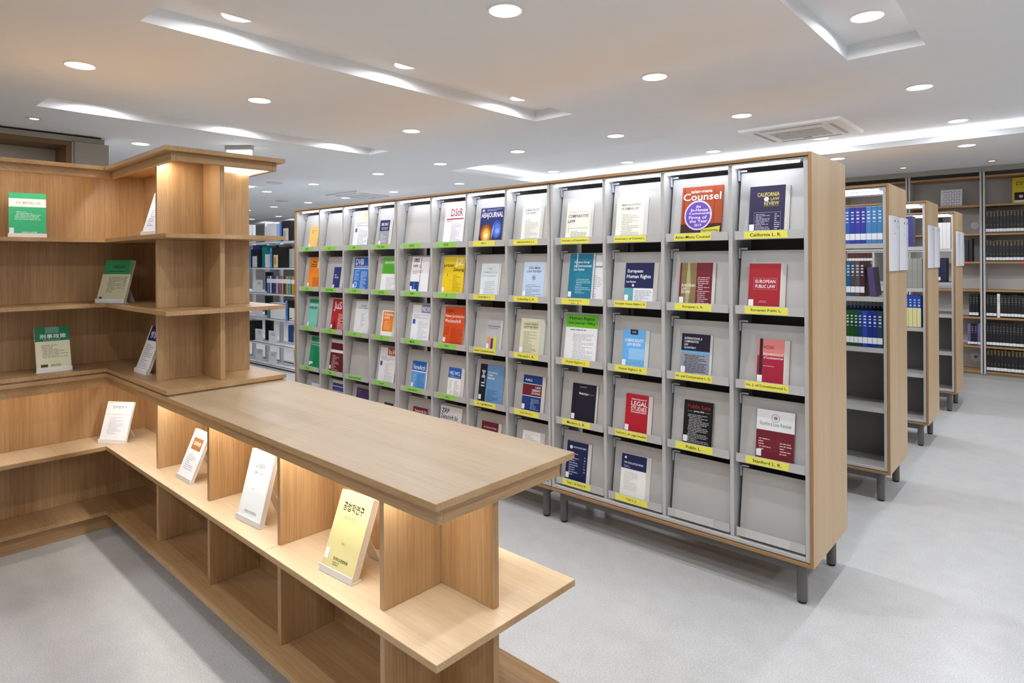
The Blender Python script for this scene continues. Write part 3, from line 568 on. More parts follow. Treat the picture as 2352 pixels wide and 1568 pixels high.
# ------------------------------------------------------------------ open racks behind
def sign(rk, y0, y1, lines):
    q = MB(); n = 6; ya, yb = y0, y1
    prof = []
    for k in range(n+1):
        u = k/n; prof.append((.004+.022*math.sin(math.pi*(.15+.7*u)), ya+(yb-ya)*u))
    poly = prof+[(p[0]-.003, p[1]) for p in prof[::-1]]
    q.prism(poly, 2, 1.505, 1.86)
    s = q.build('sign_board', paint('eceef4', .25, var=.01), rk)
    tm = MB(); rnd = random.Random(int(y0*1000)+lines)
    for col in range(2):
        yc = y0+(y1-y0)*(.35+.33*col)
        for k in range(lines if col else 2):
            z = 1.82-.018*k-(.06 if col == 0 and k else 0)
            if col and k == 1: continue
            u = (yc-ya)/(yb-ya); xx = .0045+.022*math.sin(math.pi*(.15+.7*u))
            sz = .007 if k else .012
            tm.quad([(xx+.0012, yc-sz*.7, z), (xx+.0012, yc+sz*.7, z), (xx+.0012, yc+sz*.7, z+sz*1.2), (xx+.0012, yc-sz*.7, z+sz*1.2)])
    tm.build('lettering', paint('4b4d58', .5), s, recalc=False)
_SP = {}
def spine_book(x, y, z, w, h, d, color, label, group, lab=.2, lab_h=.16, lab_c='eef0f2', ink=None, lean=0., name='book', gold=False, cat='book', top=False, toward=0):
    """a bound volume with its spine towards -y: cover mesh, with page block, spine label and title as parts"""
    key = (round(w, 4), round(h, 4), round(d, 4), color, lab, lab_h, lab_c, ink, gold)
    if key not in _SP:
        q = MB(); e = min(.004, w*.12)
        q.box(0, w, 0, .004, 0, h, c=.0012); q.box(0, .0022, .004, d, 0, h); q.box(w-.0022, w, .004, d, 0, h)
        cov = q.mesh('cover', paint(color, .4, var=.05))
        q = MB(); q.box(.0022, w-.0022, .004, d-.004, .003, h-.004); pg = q.mesh('page_block', PAGES)
        lb = tt = None
        if lab:
            q = MB(); q.quad([(0.0005, -.0004, h*lab), (w-.0005, -.0004, h*lab), (w-.0005, -.0004, h*(lab+lab_h)), (.0005, -.0004, h*(lab+lab_h))])
            lb = q.mesh('spine_label', paint(lab_c, .5), recalc=False)
        if ink:
            q = MB()
            if gold:
                q.quad([(w*.1, -.0004, h*.965), (w*.9, -.0004, h*.965), (w*.9, -.0004, h*.985), (w*.1, -.0004, h*.985)])
                q.quad([(w*.1, -.0004, h*.03), (w*.9, -.0004, h*.03), (w*.9, -.0004, h*.045), (w*.1, -.0004, h*.045)])
                for k in range(4): q.quad([(w*.34, -.0004, h*(.9-.045*k)), (w*.72, -.0004, h*(.9-.045*k)), (w*.72, -.0004, h*(.925-.045*k)), (w*.3, -.0004, h*(.925-.045*k))])
                for k in range(2): q.quad([(w*.35, -.0004, h*(.38-.05*k)), (w*.65, -.0004, h*(.38-.05*k)), (w*.65, -.0004, h*(.395-.05*k)), (w*.35, -.0004, h*(.395-.05*k))])
            else:
                for zz, hh in ((.84, .035), (.76, .03), (.66, .05), (.58, .02)):
                    q.quad([(w*.25, -.0004, h*zz), (w*.75, -.0004, h*zz), (w*.75, -.0004, h*(zz+hh)), (w*.25, -.0004, h*(zz+hh))])
            tt = q.mesh('spine_title', paint(ink, .4), recalc=False)
        _SP[key] = (cov, pg, lb, tt)
    cov, pg, lb, tt = _SP[key]
    o = obj(name, cov); tag(o, label, cat, group)
    o.location = (x, y, z); o.rotation_euler = (0, R(lean), toward)
    obj('page_block', pg, o)
    if lb: obj('spine_label', lb, o)
    if tt: obj('spine_title', tt, o)
    return o
def book_run(x_end, y, z, specs, d, where, group, rev=False, gap=.0008, cat='book'):
    """specs from the x_end side going towards -x: (colour, word, width, height, kwargs)"""
    x = x_end
    for k, (col, word, w, h, kw) in enumerate(specs):
        x -= w+gap
        spine_book(x, y, z, w, h, d, col, f'{word}, {ORD[k]} from the {where}', group, cat=cat, **kw)
    return x

def open_rack(label, x, y):
    rk = rack('book_rack', label, x, y, False)
    L = RL-.004
    for dx in (-.751,): boxpart('divider', METAL, rk, dx-.01, dx+.01, .02, RD-.02, ZB+.038, ZT-.026, c=.0015)
    for z in (1.685, 1.335, 1.0, .61):
        for a, b in ((-.741, -.0385), (-L+.0385, -.761)):
            q = MB(); q.box(a, b, .022, RD-.022, z-.008, z); q.box(a, b, .02, .024, z-.032, z); q.box(a, b, RD-.024, RD-.02, z-.032, z)
            q.build('shelf', METAL, rk)
    for z0, z1 in ((ZB+.038, .578), (.61, .968)):
        for a, b in ((-.741, -.0385), (-L+.0385, -.761)): boxpart('back_panel', paint('6e6a65', .5), rk, a, b, .3, .306, z0, z1)
    return rk
RK = [(-.866, 4.6233), (-.8838, 6.2152), (-.8732, 7.8309)]
RN = ['second', 'third', 'fourth']
for k, (x, y) in enumerate(RK):
    rk = open_rack(f'oak cased open book rack with white end signs, {RN[k]} rack from the magazines', x, y)
    sign(rk, -.06, .235, 3); sign(rk, .258, .555, 17)
blu = dict(ink='dfe7f6', lab=.1, lab_h=.17)
x, y = RK[0]; XE = x-.041
g2 = 'bound volumes on the second rack'
sp = [('4f86bd', 'steel blue bound volume', .034, .245, blu)]*1
tops = ['4a83b8', '4a83b8', '4f88bf', '3a3f9a', '3c44a4', '3a3f9a', '2f63b4', '5b98d6', '7597d8', '6f95d6', '5a3a40', '73545a']
nm = ['steel blue bound volume']*3+['indigo bound volume']*3+['royal blue bound volume', 'sky blue bound volume', 'periwinkle bound volume', 'periwinkle bound volume', 'brown bound volume', 'mauve bound volume']
book_run(XE, y+.03, 1.686, [(c, n, .0315, .243, blu) for c, n in zip(tops, nm)], .18, 'end on the top shelf, second rack', g2)
o = spine_book(XE-.075, y+.03, 1.336, .034, .19, .17, '5d4a74', 'leaning purple volume closing the row, second shelf of the second rack', g2, lab=0, ink=None, lean=-6)
r2 = [('4c2c2e', 'maroon volume'), ('5a5557', 'dark grey volume'), ('554a46', 'dark brown volume'), ('1f5f8e', 'teal blue volume'), ('22508e', 'blue volume'), ('2450a0', 'blue volume'), ('1f3a8a', 'navy volume'), ('22419a', 'navy volume'), ('22419a', 'navy volume'), ('2a4ea6', 'blue volume'), ('2a4ea6', 'blue volume')]
book_run(XE-.108, y+.03, 1.336, [(c, n, .027, .235, blu) for c, n in r2], .17, 'leaning purple one, second shelf, second rack', g2)
r3 = [('2b4152', 'blue grey volume', .03), ('1d2f80', 'navy volume', .028), ('1d2f80', 'navy volume', .028), ('2c47a4', 'blue volume', .03), ('1e3f63', 'dark teal volume', .024), ('1c4a2a', 'dark green volume', .024), ('1f4f20', 'green volume', .024), ('255522', 'green volume', .024), ('4a3436', 'brown volume', .024), ('3f3335', 'brown volume', .024), ('3f3335', 'brown volume', .024), ('3f3335', 'brown volume', .024)]
book_run(XE-.004, y+.03, 1.001, [(c, n, w, .236, blu) for c, n, w in r3], .17, 'end on the third shelf, second rack', g2)
bk = dict(lab=.0, ink='dfeaf8')
r3b = [('1e3f8e', 'navy and white journal volume')]*5+[('2f7ac8', 'bright blue journal volume')]*9
book_run(XE-.002, y+.33, 1.001, [(c, n, .024, .315, dict(lab=.8, lab_h=.19, ink='e8f0fa', lab_c='f0f2f6')) for c, n in r3b], .17, 'end, behind row, third shelf, second rack', 'journal volumes standing at the back of the second rack')
x, y = RK[1]; XE = x-.041; g3 = 'volumes on the third rack'
book_run(XE-.075, y+.03, 1.686, [('3c3c86', 'thick indigo volume', .05, .262, dict(lab=0, ink=None))]+[('b9c4ee', 'pale blue paperback', .027, .262, dict(lab=.08, lab_h=.12, ink='6a78b4'))]*4, .17, 'end on the top shelf, third rack', g3)
book_run(XE-.003, y+.03, 1.336, [('9c9a92', 'grey cloth volume', .034, .25, dict(lab=0, ink=None))]*5+[('2c2c30', 'black volume', .03, .25, dict(lab=.05, lab_h=.1))], .17, 'end on the second shelf, third rack', g3)
book_run(XE-.012, y+.03, 1.001, [('2348a0', 'blue topped yellow journal', .03, .27, dict(lab=.01, lab_h=.6, lab_c='e3dc9a', ink='c8d4ee'))]*6, .17, 'end on the third shelf, third rack', g3)
x, y = RK[2]; XE = x-.041; g4 = 'volumes on the fourth rack'
book_run(XE-.003, y+.03, 1.686, [('e6e4df', 'white softbound volume', .034, .27, dict(lab=0, ink=None))]*6, .17, 'end on the top shelf, fourth rack', g4)
book_run(XE-.04, y+.03, 1.336, [('24264a', 'thick navy volume', .05, .255, dict(lab=0, ink=None)), ('262c40', 'dark volume', .04, .25, dict(lab=.08, lab_h=.14))], .17, 'end on the second shelf, fourth rack', g4)

# ------------------------------------------------------------------ oak L-shaped counter, shelves and tower
TH = -.01742; OXY = (-1.276, 1.119); WW = .618
def wpt(a, b, z): return Vector((OXY[0]+a*math.cos(TH)-b*math.sin(TH), OXY[1]+a*math.sin(TH)+b*math.cos(TH), z))
def wroot(name, label): return thing(name, label, 'shelf', (OXY[0], OXY[1], 0), TH)
ZS0, ZS1, ZCT, ZTB, ZSB, ZSA, ZTT = .1135, .496, .9296, .9597, 1.3442, 1.7284, 2.1578
TK = .0225; C_ = .0012
SP0, SP1 = .296, .321          # spine panel
WARM = (1, .975, .93)
def strip(parent, a0, a1, b, z, w=.35):
    boxpart('light_strip', glow('fff2dc', 9.), parent, a0, a1, b-.008, b+.008, z-.008, z)
    lamp('light_strip_lamp', parent, ((a0+a1)/2, b, z-.012), 'RECTANGLE', a1-a0, .016, w*STRIP_W*(a1-a0)*4, WARM)
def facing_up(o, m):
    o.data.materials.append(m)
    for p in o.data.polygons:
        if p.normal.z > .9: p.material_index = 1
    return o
OSH_LIT = oak('x', 'dcc6a6', 'c0a782', .38, '_lit_shelf_top')  # same oak, paled on upward shelf faces: strip light put into the colour
def counter(name, label, a0, a1, end):
    t = wroot(name, label); e = .0005
    A1 = a1 if end else a1-e; A0 = a0+e
    facing_up(boxpart('counter_top', OX, t, A0, A1, 0, WW, ZCT-TK, ZCT, c=C_), OTOP_SHEEN)
    ae = A1-.04 if end else A1
    for b0, b1 in ((.04, .062), (WW-.062+.01, WW-.03)): boxpart('apron', OX, t, A0, ae, b0, b1, ZCT-.083, ZCT-TK-.0003, c=C_)
    if end: boxpart('apron', OY, t, A1-.062, A1-.0402, .0622, WW-.052, ZCT-.083, ZCT-TK-.0003, c=C_)
    facing_up(boxpart('shelf', OX, t, A0, A1, 0, WW, ZS1-TK, ZS1, c=C_), OSH_LIT)
    boxpart('bottom_shelf', OX, t, A0, A1, 0, WW, ZS0-TK, ZS0, c=C_)
    sa = A1-.075 if end else A1
    for z0, z1 in ((ZS0+.0003, ZS1-TK-.0003), (ZS1+.0003, ZCT-TK-.0005)):
        boxpart('back_panel', OZ, t, A0, sa, SP0, SP1, z0, z1, c=C_)
    d0 = [x for x in (-.333, -1.0, -1.667) if a0 < x <= a1 or (abs(x-a0) < .01)]
    for x in d0:
        for z0, z1 in ((ZS0+.0003, ZS1-TK-.0003), (ZS1+.0003, ZCT-TK-.0005)):
            for b0, b1 in ((.062, SP0-.0003), (SP1+.0003, WW-.062)):
                boxpart('divider', OZ, t, max(x-.012, A0), min(x+.012, A1), b0, b1, z0, z1, c=C_)
    boxpart('plinth', OX, t, A0, A1-.12 if end else A1, .11, WW-.11, 0, ZS0-TK-.0003, c=C_)
    strip(t, A0+.02, ae-.08 if end else A1-.02, .085, ZCT-TK-.0005); strip(t, A0+.02, ae-.03, WW-.1, ZCT-TK-.0005)
    return t
counter('display_counter', 'low oak display counter with its open end facing the magazine rack', -1.0, 0., True)
counter('display_counter', 'low oak display counter between the tower and the end counter', -2.0, -1.0, False)
IX = -3.0; TX = -2.006; AF = IX-WW         # inner corner, tower end, far face of arm two
BE = -2.6                                   # arm two runs on behind the camera's edge of view
t = wroot('corner_bookcase', 'tall oak corner bookcase with lit top standing where the counter turns')
def Lslab(name, z0, z1, a_end, inset=0., mx=OX, my=OY, wn=WW, b_end=BE):
    """one continuous L-shaped board"""
    i = inset
    q = MB(); poly = [(a_end-i, i), (a_end-i, wn-i), (AF+i, wn-i), (AF+i, b_end), (IX-i, b_end), (IX-i, i)]
    q.prism(poly, 2, z0, z1); return q.build(name, mx, t)
facing_up(Lslab('counter_top', ZCT-TK, ZCT, -2.0005), OTOP_SHEEN); facing_up(Lslab('shelf', ZS1-TK, ZS1, -2.0005), OSH_LIT); Lslab('bottom_shelf', ZS0-TK, ZS0, -2.0005)
Lslab('base_shelf', ZTB-.0213, ZTB, TX); Lslab('shelf', ZSB-.0215, ZSB, TX); Lslab('shelf', ZSA-.0215, ZSA, TX); Lslab('top_board', ZTT-.0222, ZTT, TX)
Lslab('shadow_gap_filler', ZCT+.0003, ZTB-.0216, TX, .012, OX)
def Lrim(name, z0, z1, a_end, off, th, endcap=True):
    q = MB(); p = [(a_end, off), (a_end, off+th), (IX-off-th, off+th), (IX-off-th, BE), (IX-off, BE), (IX-off, off)]
    q.prism(p, 2, z0, z1); q.build(name, OX, t)
    boxpart(name, OX, t, AF+.04, a_end, WW-off-th+.01, WW-off+.01, z0, z1, c=C_)
    if endcap: boxpart(name, OY, t, a_end-th, a_end-.0003, off+th+.0003, WW-off-th+.0095, z0, z1, c=C_)
Lrim('apron', ZCT-.083, ZCT-TK-.0003, -2.0005, .04, .022, False)
Lrim('frieze', ZTT-.067, ZTT-.0225, TX-.04, .04, .022)
boxpart('plinth', OX, t, AF+.04, -2.0005, .11, WW-.11, 0, ZS0-TK-.0003); boxpart('plinth', OY, t, AF+.035, IX-.03, BE, .1095, 0, ZS0-TK-.0003)
XS = IX-.309                                 # spine plane of arm two
lv = [(ZS0, ZS1-TK, -2.0005), (ZS1, ZCT-TK, -2.0005), (ZTB, ZSB-.0215, TX-.09), (ZSB, ZSA-.0215, TX-.09), (ZSA, ZTT-.0222, TX-.09)]
for z0, z1, ae in lv:
    z0 += .0003; z1 -= .0003
    boxpart('back_panel', OZ, t, XS+.0125, ae, SP0, SP1, z0, z1, c=C_)
    boxpart('back_panel', OZ, t, XS-.0125, XS+.0122, BE, SP1, z0, z1, c=C_)
    for b0, b1 in ((.062, SP0-.0003), (SP1+.0003, WW-.062)): boxpart('divider', OZ, t, -2.345, -2.321, b0, b1, z0, z1, c=C_)
    boxpart('divider', OZ, t, XS+.0126, IX-.062, -1.16, -1.136, z0, z1, c=C_)
for b, z, a1 in ((.085, ZCT-TK-.0005, -2.03), (WW-.1, ZCT-TK-.0005, -2.03), (.085, ZTT-.0225, TX-.1), (WW-.1, ZTT-.0225, TX-.1)):
    strip(t, IX+.02, a1, b, z, .35 if z < 1 else .6)
boxpart('lit_underside_glow', glow('fffaf0', 2.2), t, -2.31, TX-.064, SP1+.012, WW-.056, ZTT-.0625, ZTT-.0565)  # glowing sheet stands in for the tower underside lit by its strips
for z in (ZCT-TK-.0005, ZTT-.0225):
    boxpart('light_strip', glow('fff2dc', 9.), t, IX-.1, IX-.084, BE+.1, -.02, z-.008, z)
    lamp('light_strip_lamp', t, (IX-.092, (BE+.08)/2, z-.012), 'RECTANGLE', .016, 2.4, .095*STRIP_W*2.4*4, WARM)

# ------------------------------------------------------------------ journals on stands on the oak shelves
def stand_book(a, b, z, ang, tilt, w, h, tk, cover, book_label, stand_label, els, stand=True):
    """a = local point of the lower left front corner; ang = direction of the bottom edge; leaning back by tilt"""
    p = wpt(a, b, z+.0005); rz = TH+R(ang)
    zr = .006                                           # rest height of the tray
    if stand:
        st = thing('book_stand', stand_label, 'stand', p, rz, 'white book stands on the oak shelves')
        WP = paint('f8f8f8', .3, var=.01, name='white_stand_plastic')
        s_, c_ = math.sin(R(tilt)), math.cos(R(tilt))
        q = MB(); q.box(-.003, w+.003, -.002, .001, 0, .026, c=.0008); q.box(-.003, w+.003, .001, tk/c_+.012, 0, .004)
        q.build('tray', WP, st)
        y0 = tk/c_+.004; hh = h*.8
        q = MB(); q.prism([(y0, .004), (y0+.003, .004), (y0+.003+hh*s_, .004+hh*c_), (y0+hh*s_, .004+hh*c_)], 0, .012, w-.012); q.build('back_plate', WP, st)
        ty, tz = y0+.003+hh*s_*.75, .004+hh*c_*.75; by = ty+.075
        q = MB(); q.prism([(ty, tz), (ty+.003, tz), (by+.003, 0), (by, 0)], 0, w*.5-.035, w*.5+.035); q.build('support_leg', WP, st)
    Mx = Matrix.Translation(p+Vector((0, 0, zr if stand else .001)))@Matrix.Rotation(rz, 4, 'Z')@Matrix.Translation((0, .0015, 0))@Matrix.Rotation(-R(tilt), 4, 'X')
    return face_book('journal', book_label, 'journal', Mx, w, h, tk, cover, els, 'law journals on the oak shelves')
K = '2c2c2e'
stand_book(-.708, .066, ZS1, 4, 21, .178, .27, .028, 'dad196', 'pale yellow thick journal with black Korean title on the end counter', 'white stand holding the pale yellow journal',
           [('t', .18, .76, .82, .87, '공법학연구', '1c1a14'), ('t', .3, .66, .66, .71, '제21권 제1호', 'b7ae78'), ('t', .42, .36, .56, .39, '2020. 2', '9a9264'), ('t', .3, .16, .74, .2, '한국비교공법학회', '3a382a'), ('l', .3, .1, .74, .15, 2, '9a9264'), ('r', .03, .14, .13, .27, 'f5f5f3')])
stand_book(-1.375, .062, ZS1, 4, 15, .18, .285, .022, 'f0f5f4', 'pale mint white journal with faint brush title in the middle counter bay', 'white stand holding the pale mint journal',
           [('t', .3, .76, .72, .83, '公法硏究', '77807e'), ('t', .34, .67, .66, .71, '第四十八輯', '9aa3a0'), ('l', .38, .45, .5, .47, 1, 'b7bfbd'), ('t', .25, .12, .76, .16, '사단법인 한국공법학회', '8f9896')])
stand_book(-2.113, .08, ZS1, 1, 23, .17, .243, .016, 'f1f1f2', 'white journal with a brown title square on the counter shelf', 'white stand holding the journal with brown square',
           [('r', .18, .6, .82, .84, 'a8733c'), ('t', .26, .69, .74, .77, '法과社會', 'f6f1ea'), ('l', .15, .2, .8, .52, 9, 'b9b9c0'), ('l', .4, .05, .6, .08, 1, 'c0c0c6')])
stand_book(-3.112, -.013, ZS1, 33, 18, .18, .242, .014, 'f3f3f6', 'white journal with a thin gold line at the shelf corner', 'white stand holding the gold lined journal',
           [('t', .24, .83, .78, .9, '민사법연구', '8d8d94'), ('r', 0, .68, 1, .687, 'cf9f5a'), ('l', .2, .2, .8, .62, 14, 'c6c6cf'), ('r', 0, .965, 1, .972, 'd8b48a')])
stand_book(-3.076, -.318, ZTB, 90, 16, .165, .257, .018, 'e3dfbe', 'cream journal with dark green top and white title on the base shelf', 'white stand holding the green topped journal of the base shelf',
           [('r', 0, .68, 1, 1, '1d7a55'), ('r', .3, .86, .7, 1, '5f9f86'), ('t', .14, .74, .9, .84, '刑事政策', 'f0f4f0'), ('l', .2, .7, .8, .72, 1, 'bcd8cc'), ('l', .14, .3, .92, .6, 9, '9a9680'), ('r', .12, .1, .32, .16, '4a4838'), ('l', .4, .1, .72, .16, 2, '6a6852')])
stand_book(-2.728, .072, ZTB, 2, 20, .176, .268, .016, 'eeeeea', 'white journal with navy title block beside the tower divider', 'white stand holding the navy topped journal',
           [('r', .08, .68, 1, 1, '23286a'), ('t', .2, .74, .9, .88, '행정법', 'eceef6'), ('l', .15, .12, .85, .6, 12, 'b4b4b8'), ('r', .05, .09, 1, .095, '55555a')])
stand_book(-3.09, -.03, ZSB, 29, 17, .205, .262, .016, 'ddd9b4', 'cream journal with mid green top on the middle tower shelf', 'white stand holding the green topped journal of the middle shelf',
           [('r', 0, .66, 1, 1, '3f9a62'), ('t', .3, .8, .74, .87, '刑事法硏究', '26402e'), ('l', .2, .7, .85, .75, 1, '2a5a3c'), ('l', .25, .22, .78, .6, 12, '96937c'), ('l', .8, .3, .92, .6, 8, '96937c'), ('r', .08, .08, .18, .12, '4a4838')])
stand_book(-3.16, -.43, ZSA, 80, 14, .17, .262, .014, '3cb57e', 'bright green journal with a white title band on the top shelf', 'white stand holding the bright green journal',
           [('r', 0, .68, 1, .87, 'eef4f0'), ('t', .2, .74, .86, .81, '比較私法', 'b2beb6'), ('l', .15, .38, .88, .58, 6, 'c4ead8'), ('r', .02, .06, .14, .2, 'f2f2f2'), ('r', 0, 0, 1, .07, 'e8f2ec'), ('t', .35, .08, .75, .12, '한국비교사법학회', 'f0f8f4')])
stand_book(-2.535, .05, ZSA, 6, 17, .16, .25, .022, 'e9ebf4', 'pale lilac white journal against the tower divider on the top shelf', 'white stand holding the pale lilac journal',
           [('l', .15, .8, .9, .95, 3, 'b49ab8'), ('l', .2, .2, .6, .6, 8, 'b9bcd0')])

# ------------------------------------------------------------------ far bookcase along the back wall
CY, CD = 10.25, .36
CZ = [.1, .43, .81, 1.17, 1.54, 1.91, 2.29, 2.67]
BAYS = [(-.845, -.01), (-1.682, -.857), (-2.52, -1.694), (-3.357, -2.532), (-4.194, -3.369)]
BL = ['yellow book', 'patterned white book', 'red volumes', 'plain shelves', 'darkest corner']
for k, (x0, x1) in enumerate(BAYS):
    t = thing('wall_bookcase', f'tall taupe wall bookcase with oak shelf edges, bay with the {BL[k]}', 'bookcase', ((x0+x1)/2, CY, 0), 0, None)
    cx = (x0+x1)/2; w = (x1-x0)/2
    for s in (-1, 1): boxpart('side_post', METAL, t, s*w-(.022 if s > 0 else 0), s*w+(.022 if s < 0 else 0), 0.0, CD, .07, 2.72)
    boxpart('back_panel', CASED, t, -w+.022, w-.022, CD-.02, CD-.005, .07, 2.72)
    boxpart('kick_plate', CASEG, t, -w-.0055, w+.0055, .03, .05, 0, .0695)
    boxpart('fascia', CASEG, t, -w-.0055, w+.0055, -.002, .02, 2.7205, ZC-.002)
    for z in CZ:
        boxpart('shelf', oak('x', 'b88e5c', '8f673c', .45, '_shelf'), t, -w+.0225, w-.0225, .006, CD-.021, z-.024, z, c=.001)
gold = dict(lab=.07, lab_h=.13, ink='96853f', gold=True)
gr = dict(lab=.07, lab_h=.12, ink='6d6a5c', gold=False)
gb = 'black bound volumes in the far bookcase'
def black_row(bay, z, n, kw, shelf, w0=.034, h=.29, start=0., word='black bound volume'):
    x0, x1 = BAYS[bay]; x = x0+.026+start; rnd = random.Random(bay*100+int(z*100))
    for k in range(n):
        w = w0*(.88+.24*rnd.random())
        if x+w > x1-.026: break
        spine_book(x, CY+.03, z+.0005, w, h*(.97+.05*rnd.random()), .2, '17171a', f'{word}, {ORD[k]} from the post, {shelf}', gb, **kw)
        x += w+.001
black_row(0, 1.91, 14, gold, 'second shelf of yellow book bay')
black_row(0, 1.54, 14, gold, 'third shelf of yellow book bay', h=.275)
black_row(0, .81, 3, gr, 'fifth shelf of yellow book bay', h=.3)
spine_book(-.706, CY+.03, .8105, .03, .31, .2, 'e9e6da', 'single white volume among black ones in the yellow book bay', gb, lab=0, ink='b0a890')
black_row(0, .81, 14, gr, 'fifth shelf of yellow book bay', h=.3, start=.145, word='black volume past the white one')
black_row(0, .43, 14, gr, 'sixth shelf of yellow book bay', h=.3)
black_row(0, .1, 14, gold, 'bottom shelf of the yellow book bay', h=.29)
black_row(1, 1.91, 4, gold, 'second shelf of patterned book bay', start=.2)
black_row(1, .81, 4, gr, 'fifth shelf of patterned book bay', start=.655, h=.3)
x = -1.0
for k, c in enumerate(['6a5a8a', '1d1c22', '1d1c22', '7a5f96']):
    spine_book(-1.02+k*.036, CY+.03, .4305, .034, .29, .2, c, f'{"streaked purple" if c[0] != "1" else "black"} volume, {ORD[k]} of four on the sixth shelf of the patterned book bay', gb, lab=.06, lab_h=.1, ink='8a86a0')
for k in range(16):
    spine_book(-2.49+k*.04, CY+.03, 1.5405, .038, .27, .2, '5c2626', f'dark red volume, {ORD[k]} from the post on the third shelf of the red volume bay', 'dark red volumes in the far bookcase', lab=.06, lab_h=.14, ink='c9a860')
def face_on_shelf(x, z, w, h, cover, els, label, tk=.02, rz=0.):
    M = Matrix.Translation((x, CY+.1, z+.001))@Matrix.Rotation(rz, 4, 'Z')@Matrix.Rotation(-R(9), 4, 'X')
    return face_book('book', label, 'book', M, w, h, tk, cover, els, 'books shown face out in the far bookcase')
pat = []
for i in range(7):
    for j in range(6):
        a, b = .16+i*.12, .08+j*.155; s = 1 if (i+j) % 2 else -1
        pat.append(('q', [(a-.045, b-.03*s), (a-.02, b-.045*s), (a+.045, b+.03*s), (a+.02, b+.045*s)], '6c6c7c'))
face_on_shelf(-1.32, 2.29, .24, .235, 'e6e5ea', pat, 'square white book with a grey dash pattern on the top shelf')
face_on_shelf(-.55, 2.29, .3, .34, 'c9b42e', [('t', .12, .78, .8, .84, 'STRATEGIC', '2c2810'), ('t', .12, .68, .7, .76, 'JUSTICE', '2c2810'), ('r', .08, .12, 1, .42, '241a22'), ('d', .3, .26, .07, 'e0c0a0'), ('d', .5, .28, .07, '8a3a5a'), ('d', .7, .27, .07, 'c8a888'), ('r', .08, .03, 1, .11, 'f0eef0')], 'yellow book with a photo strip of people on the top shelf')
o = boxpart('folder', paint('24242a', .5), None, -1.0, -.965, CY+.05, CY+.28, 1.5405, 1.85, c=.003); tag(o, 'single black folder upright beside the oak rack in the patterned book bay', 'folder')
o = boxpart('folder', paint('24242a', .5), None, -1.045, -1.005, CY+.05, CY+.28, 1.5405, 1.83, c=.003); tag(o, 'slightly shorter black folder touching the oak rack in the patterned book bay', 'folder')
def wall_disc(x, z, r, prof, mats, label):
    t = thing('round_vent', label, 'vent', (x, CY+CD-.0205, z), 0, 'round fittings on the bookcase back')
    for nm_, pr, m in prof:
        q = MB(); q.lathe(0, 0, pr, 24); q.xform(Matrix.Rotation(R(90), 4, 'X')); q.build(nm_, m, t)
wall_disc(-.96, 2.03, .05, [('cover_plate', [(.052, 0), (.052, .006), (.046, .01)], paint('e9e8e2', .5))], None, 'plain white round plate on the bookcase back under the patterned book')
wall_disc(-.96, .24, .05, [('ring', [(.062, 0), (.062, .008), (.05, .009), (.05, .003)], paint('dfe0e6', .4)), ('inner_ring', [(.034, .0035), (.034, .009), (.02, .01), (.02, .005)], paint('d2d3da', .4)), ('core', [(.019, .004), (.012, .006)], paint('4a4a50', .5))], None, 'white ringed round cable vent on the bottom bookcase shelf back')
for k, xx in enumerate((-1.11, -.47)):
    q = MB(); q.box(xx, xx+.12, CY-.001, CY+.0045, 1.516, 1.54); o = q.build('shelf_label', paint('e2662a', .5), None); tag(o, f'orange label strip on an oak shelf edge, {["patterned", "yellow"][k]} book bay', 'label')
# distant stretch of the same wall, far end of the room
t = thing('wall_bookcase', 'dark taupe bookcase wall at the remote end behind the white stacks', 'bookcase', (-17.5, CY, 0), 0)
boxpart('back_panel', CASED, t, -2.2, 2.2, CD-.02, CD, .07, 2.72); boxpart('fascia', CASEG, t, -2.2, 2.2, 0, .02, 2.3, 2.72)
for z in CZ[:7]: boxpart('shelf', CASEG, t, -2.2, 2.2, .006, CD-.021, z-.024, z)
for k in range(20):
    spine_book(-19.6+k*.075, CY+.03, 1.9105, .07, .27, .2, ['26262a', '3a3634', '1d1d22', '55504a'][k % 4], f'dark volume seen over the white stacks, {ORD[k]} along the remote bookcase', 'dark volumes in the remote bookcase', lab=0, ink='77746c')

# ------------------------------------------------------------------ grey bookcase on the left
GX = -6.95
t = thing('tall_bookcase', 'tall grey bookcase with an open oak edged top niche behind the oak shelving', 'bookcase', (GX, 1.2, 0), 0)
def gb_(n, m, x0, x1, y0, y1, z0, z1): return boxpart(n, m, t, x0, x1, y0-1.2, y1-1.2, z0, z1, c=.001)
YP = 1.62
gb_('back_panel', CASED, -.4, -.38, -2.0, YP, .02, 2.75)
gb_('fascia', CASEG, -.38, -.002, -2.0, 1.9, 2.722, 2.772)
gb_('side_panel', CASEG, -.4, .03, YP+.03, 1.93, .02, 2.718)
gb_('side_post', METAL, -.38, .005, YP+.012, YP+.029, .02, 2.718)
gb_('niche_post', oak('z', '94734c', '71532f', .5, '_niche'), -.379, 0, YP-.03, YP+.011, .02, 2.68)
gb_('niche_top', oak('y', '86683f', '684c2c', .5, '_niche2'), -.379, 0, -2.0, YP+.011, 2.681, 2.721)
for z in (2.12, 1.7, 1.3, .9, .5, .1): gb_('shelf', oak('y', '86683f', '684c2c', .5, '_niche2'), -.379, 0, -2.0, YP-.031, z-.03, z)
gb_('shadow_gap', BLACK, -.36, -.03, -2.0, 1.88, 2.7725, ZC-.001)
structure(boxpart('wall_left_inner', WALL, None, GX-.9, GX-.41, YA, 1.88, 0, ZC-.001))

